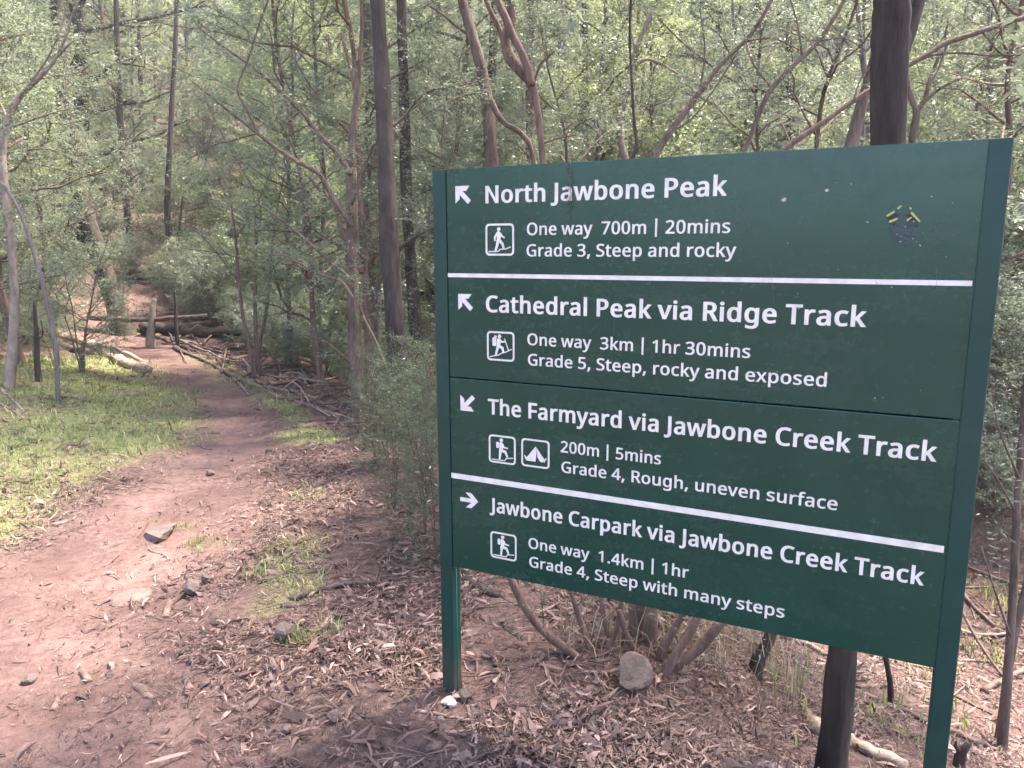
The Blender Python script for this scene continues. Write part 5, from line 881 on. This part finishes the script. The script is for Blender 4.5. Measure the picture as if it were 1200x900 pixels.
for lab, pts, w, mt in [("pale log on the sunlit slope left of the straight dark trunk", [(912, 746), (950, 760), (985, 778)], 8, WOOD_PALE), ("long pale log running from the straight dark trunk to the right edge", [(1000, 812), (1040, 828), (1085, 848), (1130, 866), (1168, 882)], 8, WOOD_MID), ("short log on the slope just right of the straight dark trunk", [(1003, 806), (1028, 807), (1052, 806)], 6, WOOD_MID), ("thick slanting stick at the right edge beside the bare sapling", [(1152, 812), (1176, 800), (1200, 788)], 8, WOOD_MID), ("thin stick crossing the right post at mid height of the slope", [(1112, 774), (1150, 776), (1200, 780)], 3.5, WOOD_PALE), ("pale branch far down the slope right of the post", [(1120, 738), (1145, 746), (1186, 745)], 5, WOOD_PALE), ("branch on the slope upper right of the post", [(1125, 690), (1140, 712), (1165, 735)], 5, WOOD_MID), ("pinkish fallen log at the right beside the post, highest on the slope", [(1148, 530), (1165, 537), (1190, 550)], 6, WOOD_PALE), ("pale thin log left of the thin dark stem", [(930, 775), (960, 800), (985, 815)], 5, WOOD_PALE), ("curved root like stick at the bottom right corner", [(1150, 862), (1165, 875), (1180, 890)], 6, WOOD_DARK)]:
    S("slope_log", pts, w, mt, lab, "log", "fallen wood on the slope right of the sign", lift=.8)
for i in range(60):
    yy = drg.uniform(10, 30); xx = drg.uniform(-.75, .3) * yy; q0 = np.array([xx, yy]); aa = drg.uniform(0, 3.14); LL = drg.uniform(.3, 1.6)
    if path_sd(np.array([xx]), np.array([yy]))[0] < LL + .2: continue
    dv = np.array([math.cos(aa), math.sin(aa)]) * LL; rr_ = drg.uniform(.012, .05); pp = [np.array([*(q0 + dv * t), 0]) for t in (-1, 0, 1)]
    for p_i in pp: p_i[2] = H1(p_i[0], p_i[1]) + rr_ * .8
    pp[1][2] += .03; cc = pp[1].copy(); m_ = MB(); s1, s2 = spline([p_i - cc for p_i in pp], [rr_, rr_ * .85, rr_ * .6], 4); m_.tube(s1, s2, 6, .15, drg)
    o = link("fallen_branch", m_.mesh("fallen_branch"), [WOOD_DARK, WOOD_MID, WOOD_PALE][i % 3]); o.location = cc; tag(o, "fallen branch lying in the undergrowth of the slope beyond the path", "branch", "fallen branches on the far slope")
for i in range(34):
    cx, cy = drg.uniform(900, 1215), drg.uniform(660, 880)
    if cx < 1085 and cy < 770: cy += 60
    a_ = drg.normal(.45, .6); L_ = drg.uniform(10, 48)
    S("slope_stick", [(cx - L_ * math.cos(a_), cy - L_ * .7 * math.sin(a_)), (cx, cy + drg.normal(0, 2)), (cx + L_ * math.cos(a_), cy + L_ * .7 * math.sin(a_))], drg.uniform(1.6, 4), [WOOD_MID, WOOD_DARK, WOOD_PALE][i % 3], "loose stick on the littered slope behind the sign's right half", "stick", "loose sticks on the slope behind the sign", lift=1.0, sides=6, sd=i + 50)
for i, (px, py, n, h, lab) in enumerate([(1050, 770, 90, .14, "low green weeds above the long pale log behind the sign"), (1150, 760, 110, .13, "patch of bright low weeds right of the post"), (1110, 845, 80, .12, "green weeds low beside the right post"), (1180, 700, 110, .15, "bright green weeds up the slope at the right edge"), (900, 800, 60, .12, "green weeds at the leaning stump"), (1020, 850, 60, .10, "small green weeds by the split yellowish log")]):
    tuft("weed_patch", px, py, n, h, .5, GRASS_MAT, lab, "weeds", w=.005)
S("diagonal_stick", [(1118, 742), (1146, 772), (1176, 798)], 4, WOOD_DARK, "dark stick propped diagonally right of the post", "stick", arch=[.25, .12, .02])
S("split_log", [(948, 853), (980, 866), (1015, 882), (1062, 905)], 20, WOOD_SPLIT, "split yellowish log lying at the foot of the straight dark trunk", "log", lift=.7, rough=.22)
def rock(name, px, py, w, h, mat, label, seed, d=None, cat="rock", group=None, sink=.3, tilt=0, ang=.35):
    g = G(px, py); z = depth_of(g); sx = w * z / F_PX / 2; sz = h * z / F_PX / 2 * 1.15; rg = np.random.default_rng(seed)
    bm = bmesh.new(); bmesh.ops.create_icosphere(bm, subdivisions=3, radius=1)
    pl = unit(rg.normal(0, 1, (9, 3))); off_ = rg.uniform(.5, .82, 9)
    for v in bm.verts:
        p = np.array(v.co)
        for n_, o_ in zip(pl, off_):
            k = p @ n_ - o_
            if k > 0: p = p - n_ * k
        p += float(fbm(np.array([p[0] * 2 + seed]), np.array([p[1] * 2 + p[2] * 3]), seed, 3)[0]) * .12 * p
        v.co = p * [sx, sx * .8, sz]
    me = bpy.data.meshes.new(name); bm.to_mesh(me); bm.free()
    o = link(name, me, mat); o.location = g + np.array([0, 0, sz * (1 - 2 * sink)]); o.rotation_euler = (rg.normal(0, .12), tilt + rg.normal(0, .08), rg.uniform(0, 6.28))
    return tag(o, label, cat, group)
rock("rock", 740, 803, 58, 48, STONE_BROWN, "rounded brown rock in front of the coppiced shrub", 5, sink=.3)
rock("rock_slab", 186, 626, 64, 17, STONE_BROWN, "dark edged flat slab sticking out of the path", 8, sink=.45, tilt=-.15); rock("rock", 154, 702, 46, 16, STONE_PINK, "smooth half buried rock in the middle of the path", 9, sink=.45)
rock("rock", 226, 694, 26, 22, STONE_DARK, "dark angular rock at the path's right side", 14, sink=.2); rock("rock", 243, 682, 16, 14, STONE_DARK, "small dark rock touching the angular rock", 15, sink=.25)
rock("rock", 333, 752, 24, 27, STONE_BROWN, "upright brown stone by the green tuft", 19, sink=.15); rock("rock", 318, 786, 22, 12, STONE_BROWN, "low brown stone under the upright brown stone", 20)
rock("stone", 393, 845, 22, 16, STONE_PINK, "pink angular stone below the pale curved stick", 21, sink=.2); rock("stone", 335, 860, 16, 15, STONE_PINK, "small pinkish stone near the bottom right of the path", 22, sink=.2)
rock("stone", 526, 826, 20, 10, STONE_PALE, "whitish stone at the foot of the left post", 23, sink=.2); rock("stone", 545, 820, 20, 18, STONE_BROWN, "round brown stone at the foot of the left post", 24, sink=.2); rock("stone", 516, 848, 16, 11, STONE_PINK, "pink stone left of the pale stick below the post", 25); rock("stone", 507, 880, 24, 15, STONE_PINK, "flat pink stone at the bottom edge left of the pale stick", 26); rock("stone", 545, 893, 26, 16, STONE_PINK, "pink stone at the bottom edge right under the pale stick", 27)
rock("stone", 36, 800, 20, 12, STONE_DARK, "square dark stone at lower left", 31, sink=.2); rock("stone", 130, 792, 14, 9, STONE_DARK, "small dark stone behind the dark stick on the path", 32); rock("stone", 215, 765, 16, 8, STONE_BROWN, "low brown stone on the path right of the stub", 33); rock("stone", 170, 780, 12, 6, STONE_PINK, "tiny pinkish stone above the bark slab", 34); rock("stone", 240, 803, 16, 9, STONE_DARK, "dark pebble beside the pale wood stub", 35); rock("stone", 246, 557, 14, 8, STONE_PINK, "pale flat stone on the far part of the path", 36)
rock("stone", 735, 890, 18, 12, STONE_PINK, "pinkish stone in the litter at the bottom under the sign", 37); rock("stone", 690, 885, 16, 10, STONE_BROWN, "brown stone in the litter at the bottom under the sign", 38)
for i in range(18):
    px, py = drg.uniform(0, 430), drg.uniform(600, 895); rock("pebble", px, py, drg.uniform(4, 9), drg.uniform(3, 6), [STONE_PINK, STONE_BROWN, STONE_DARK][i % 3], "little loose pebble on the bare path earth", 100 + i, cat="pebble", group="pebbles on the path")
# ------------------------------------------------------------------ leaf litter, loose bark, grass
def polar(n, lo, hi, half, rg, p=1.0):
    u = rg.random(n); r = lo * (hi / lo) ** u if p == 1 else lo + (hi - lo) * u ** p
    a = rg.uniform(-half, half, n); return r * np.sin(a), r * np.cos(a)
def strips(x, y, L, w, yaw, pitch, roll, curl, lift, z=None):
    n = len(x); z = height(x, y) if z is None else z
    d = np.stack([np.cos(yaw) * np.cos(pitch), np.sin(yaw) * np.cos(pitch), np.sin(pitch)], 1); s0 = np.stack([-np.sin(yaw), np.cos(yaw), np.zeros(n)], 1); up = np.cross(d, s0)
    s = s0 * np.cos(roll)[:, None] + up * np.sin(roll)[:, None]; up = np.cross(d, s)
    c = np.stack([x, y, z + lift], 1); V = []
    for t, k in ((-.5, .25), (-.17, 1), (.2, .9), (.5, .12)):
        b = c + d * (L * t)[:, None] + up * (curl * L * (4 * t * t - .4))[:, None]
        V += [b - s * (w * k / 2)[:, None], b + s * (w * k / 2)[:, None]]
    V = np.stack(V, 1); i = np.arange(n)[:, None] * 8
    return V.reshape(-1, 3), np.concatenate([i + [0, 1, 3, 2], i + [2, 3, 5, 4], i + [4, 5, 7, 6]])
lrg = np.random.default_rng(404)
n = 520000
x, y = polar(n, 1.35, 42, math.radians(46), lrg)
dr = sstep(0.15, -0.30, path_sd(x, y) + (0.18 + 0.32 * sstep(6, 3.5, y)) * fbm(x * 1.7, y * 1.7, 31, 4)); gr = grass_amt(x, y)
cl = .5 + 2.0 * fbm(x * 2.1, y * 2.1, 41, 4)
keep = lrg.random(n) < np.clip((1 - (.72 + .2 * sstep(5, 9, y)) * dr) * (1 - .75 * gr) * np.clip(cl + .25, .12, 1), 0, 1)
x, y = x[keep], y[keep]; n = len(x); dist = np.hypot(x, y); dr = dr[keep]
L = np.minimum(lrg.lognormal(math.log(.024), .55, n), .085) * (1 + .055 * dist) * (1 - .35 * dr); w = L * lrg.choice([.07, .12, .18, .3], n, p=[.35, .32, .25, .08])
V, Qd = strips(x, y, L, w, lrg.random(n) * 6.28, lrg.normal(0, .22, n), lrg.normal(0, .55, n), lrg.normal(0, .3, n), .004 + np.abs(lrg.normal(0, .008, n)) + L * .07)
rn = np.clip(lrg.beta(2, 2.6, n), 0, 1)
ns = 1000; xs_, ys_ = polar(ns, 1.4, 9, math.radians(44), lrg); dk = sstep(0.15, -0.35, path_sd(xs_, ys_)); kk = lrg.random(ns) < (1 - .8 * dk); xs_, ys_ = xs_[kk], ys_[kk]; ns = len(xs_)
Ls = lrg.uniform(.07, .17, ns); V2, Q2 = strips(xs_, ys_, Ls, lrg.uniform(.006, .016, ns), lrg.random(ns) * 6.28, lrg.normal(0, .1, ns), lrg.normal(0, .5, ns), lrg.normal(0, .14, ns), .012 + Ls * .06)
Qd = np.concatenate([Qd, Q2 + len(V)]); V = np.concatenate([V, V2]); rn3 = np.concatenate([np.tile(rn, 3), np.tile(np.clip(lrg.normal(.48, .2, ns), 0, 1), 3)])
o = link("leaf_litter", new_mesh("leaf_litter", V, Qd, attrs={"rnd": ('FACE', rn3)}), LITTER_MAT); tag(o, "brown and pinkish fallen leaves and bark shreds carpeting the ground", "leaf litter", kind="stuff")
mb = MB(); n = 2600; x, y = polar(n, 1.4, 13, math.radians(44), lrg); dr = sstep(0.15, -0.35, path_sd(x, y)); k = lrg.random(n) < (1 - .75 * dr); x, y = x[k], y[k]; z = height(x, y)
for a, b, c in zip(x, y, z):
    yw = lrg.random() * 6.28; Lh = lrg.uniform(.02, .11); r_ = lrg.uniform(.0012, .0038); d = np.array([math.cos(yw), math.sin(yw), lrg.normal(0, .12)]) * Lh; p = np.array([a, b, c + .012]); mb.tube([p - d, p + lrg.normal(0, .006, 3), p + d], [r_, r_, r_ * .6], 4, cap=False)
o = link("twig_litter", mb.mesh("twig_litter"), WOOD_MID); tag(o, "small broken twigs scattered through the leaf litter", "twigs", kind="stuff")
n = 330000; x, y = polar(n, 2.2, 19, math.radians(46), lrg); gr = grass_amt(x, y) * sstep(-.25, .1, path_sd(x, y) + .2); k = lrg.random(n) < gr * .7; x, y = x[k], y[k]; n = len(x); dist = np.hypot(x, y)
z = height(x, y); a = lrg.random(n) * 6.28; h = lrg.lognormal(math.log(.030), .5, n) * (1 + .03 * dist) * (.7 + .8 * np.clip(.5 + fbm(x * 2.5, y * 2.5, 55, 2), 0, 1)); w = (.0016 + .0004 * dist) * lrg.uniform(.6, 1.3, n); bd = lrg.uniform(.2, 1.4, n)
o_ = np.stack([np.cos(a), np.sin(a), 0 * a], 1); sd = np.stack([-np.sin(a), np.cos(a), 0 * a], 1) * w[:, None]; b = np.stack([x, y, z - .004], 1)
r1 = b + o_ * (h * bd * .25)[:, None] + [0, 0, 1] * (h * .5)[:, None]; r2_ = b + o_ * (h * bd * .8)[:, None] + [0, 0, 1] * (h * (1 - .4 * bd))[:, None]
V = np.stack([b - sd, b + sd, r1 - sd * .8, r1 + sd * .8, r2_], 1).reshape(-1, 3); i = np.arange(n)[:, None] * 5
rn = np.clip(.5 + .55 * fbm(x * 1.4, y * 1.4, 61, 3) + lrg.normal(0, .2, n), 0, 1)
o = link("grass", new_mesh("grass", V, i + [0, 1, 3, 2], i + [2, 3, 4], attrs={"rnd": ('FACE', np.concatenate([rn, rn]))}), GRASS_MAT); tag(o, "short yellow green grass on the bank beside the path", "grass", kind="stuff")
print("blades", n)


# ------------------------------------------------------------------ the thin bright air of the valley
mb = MB(); mb.box((-95, -32, -4), (95, 128, 62)); hz = bpy.data.materials.new("valley_air"); hz.use_nodes = True; hn = hz.node_tree
for q in list(hn.nodes):
    if q.type != 'OUTPUT_MATERIAL': hn.nodes.remove(q)
pv = hn.nodes.new("ShaderNodeVolumePrincipled"); pv.inputs["Color"].default_value = (0.97, 0.97, 0.97, 1); pv.inputs["Density"].default_value = 0.0013; pv.inputs["Anisotropy"].default_value = 0.4
hn.links.new(pv.outputs[0], [q for q in hn.nodes if q.type == 'OUTPUT_MATERIAL'][0].inputs["Volume"])
o = link("haze", mb.mesh("haze", False), hz); o["kind"] = "stuff"; o["label"] = "thin pale sunlit haze hanging through the forest"

def project(p):
    q = np.asarray(p) - EYE; z = q @ FW
    return 600 + F_PX * (q @ RT) / z, 450 - F_PX * (q @ UP) / z, z
# --- tall trees and shrubs standing over the far slope
prng = np.random.default_rng(77)
def free(x, y, r):
    return all((x - a) ** 2 + (y - b) ** 2 > (r + c) ** 2 for a, b, c in taken)
def scatter(n, ylo, yhi, keys, scl, rad, labels, cat, group, test=None, dens=1.0, margin=150):
    k = 0; tries = 0
    while k < n and tries < n * 60:
        tries += 1
        y = ylo + (yhi - ylo) * prng.random() ** dens; x = prng.uniform(-1, 1) * (y * .76 + 2.5)
        px, py, z = project((x, y, H1(x, y)))
        if px < -margin or px > 1200 + margin: continue
        if float(path_sd(np.array([x]), np.array([y]))[0]) < .55 + rad * .4: continue
        if test and not test(x, y, px, py): continue
        if not free(x, y, rad): continue
        key = keys[int(prng.integers(len(keys)))]; s = prng.uniform(*scl)
        place(key, (x, y, H1(x, y) - .03), prng.uniform(0, 6.28), s, labels[key], cat, group, s * prng.uniform(.9, 1.15), tuple(prng.normal(0, .03, 2)))
        taken.append((x, y, rad)); k += 1
    return k
HL = {'hill_a': "tall dark barked tree with dull green foliage on the far wooded slope", 'hill_b': "slim grey barked tree with fine green foliage on the far wooded slope",
      'hill_c': "tall brown barked tree with a high crown on the far wooded slope", 'hill_d': "young bright green tree with a thin reddish trunk on the far wooded slope"}
ML = {'sap_a': "slender reddish stemmed tea tree sapling across the gully behind the sign", 'sap_b': "small wavy grey green tea tree across the gully", 'sap_c': "grey stemmed tea tree sapling with bright fresh leaves across the gully"}
SL = {'shrub_a': "fine leaved green shrub on the slope beyond the gully", 'shrub_b': "low grey green shrub on the slope beyond the gully", 'shrub_c': "dark green broader leaved shrub on the slope beyond the gully"}
hollow = lambda x, y, px: 100 < px < 330 and y < 18.2
clear = lambda x, y, px, py: not (60 < px < 440 and y < 9.5) and not hollow(x, y, px) and not (px < 60 and y < 8.5)
n1 = scatter(60, 16, 34, ['hill_a', 'hill_b', 'hill_c', 'hill_d', 'hill_d', 'hill_b'], (.75, 1.1), .7, HL, "tree", "trees on the far wooded slope", dens=.8)
n2 = scatter(150, 32, 85, ['hill_a', 'hill_b', 'hill_c', 'hill_d'], (.9, 1.3), 1.0, HL, "tree", "trees on the far wooded slope", dens=.9)
n3 = scatter(75, 8.5, 22, ['sap_a', 'sap_b', 'sap_c'], (.8, 1.25), .35, ML, "tree", "tea tree saplings across the gully", clear)
n4 = scatter(70, 8.0, 26, ['shrub_a', 'shrub_b', 'shrub_c'], (.7, 1.5), .35, SL, "shrub", "shrubs beyond the gully", lambda x, y, px, py: clear(x, y, px, py) and not (60 < px < 420 and y < 14))
n5 = scatter(110, 19, 60, ['shrub_a', 'shrub_b', 'shrub_c'], (1.3, 2.6), .6, SL, "shrub", "shrubs beyond the gully")
n7 = scatter(46, 9.2, 22, ['shrub_a', 'shrub_b', 'shrub_a'], (.35, .9), .28, {k_: "leafy undergrowth shrub on the slope left of the path's far end" for k_ in SL}, "shrub", "undergrowth left of the path's far end", lambda x, y, px, py: px < 135)
n8 = scatter(30, 13.6, 19, ['shrub_c', 'shrub_a', 'shrub_b'], (.45, .85), .25, {k_: "leafy undergrowth shrub behind the level fallen trunk" for k_ in SL}, "shrub", "undergrowth behind the fallen logs", lambda x, y, px, py: 75 < px < 345 and not (132 < px < 210))
for k, (px, py, s, lab) in enumerate([(1190, 500, .9, "pale leafy shrub beside the right post at mid height of the sign"), (1150, 470, 1.0, "leafy shrub partly hidden behind the right post"), (1225, 540, .8, "leafy shrub cut off by the right edge of the picture"), (1165, 600, .45, "small low shrub on the slope right of the post"), (1205, 640, .4, "small low shrub at the right edge near the bare sapling"), (1130, 560, .6, "shrub behind the right post low on the slope")]):
    g = G(px, py); place(['shrub_a', 'shrub_b'][k % 2], (g[0], g[1], g[2] - .03), k * 2.3, s, lab, "shrub", None)
n6 = scatter(40, 10, 18, ['shrub_a', 'shrub_b', 'shrub_c'], (.3, .6), .2, {k_: "small leafy undergrowth shrub in the hollow right of the path" for k_ in SL}, "shrub", "undergrowth in the hollow", lambda x, y, px, py: 90 < px < 430)
for k, (px, py, dpt, s, lab) in enumerate([(-60, 430, 7.5, .9, "bright leafy sapling at the left edge of the picture"), (340, 430, 10.5, .8, "leafy tea tree behind the reddish stems"), (380, 450, 9.3, .9, "dense leafy tea tree left of the arching one"), (520, 480, 8.6, .8, "taller leafy tea tree just behind the sign's left post"), (20, 385, 11.5, .5, "leafy sapling behind the two thin saplings at far left"), (125, 335, 16, .5, "leafy sapling left of the log pile"), (60, 340, 15, .6, "leafy sapling far up the slope at left"), (-20, 360, 13, .6, "leafy sapling at the far left edge on the slope"), (160, 330, 18.6, .8, "leafy sapling rising behind the log pile")]):
    w = P(px, py, dpt); place(['sap_b', 'sap_c', 'sap_a'][k % 3], (w[0], w[1], H1(w[0], w[1]) - .03), k * 1.9, s, lab, "tree", None)
for k, (x, y, s, key) in enumerate([(-9, -3, .8, 'hill_d'), (-12, -7, .9, 'hill_b'), (-8.5, -6.5, .9, 'hill_d'), (-15, -4, .9, 'hill_a'), (-2, -13, .9, 'hill_b'), (2.5, -12, .9, 'hill_d'), (7, -9, .8, 'hill_b')]):  # unseen trees, added so the sign paint has something to reflect
    place(key, (x, y, H1(x, y) - .03), k * 2.1, s, "unseen forest tree added behind the camera for the sign to reflect", "tree", "trees added behind the camera")
print("scatter", n1, n2, n3, n4, n5)
for k in PROTO.values():
    for ch in list(k.children): bpy.data.objects.remove(ch)
    bpy.data.objects.remove(k)
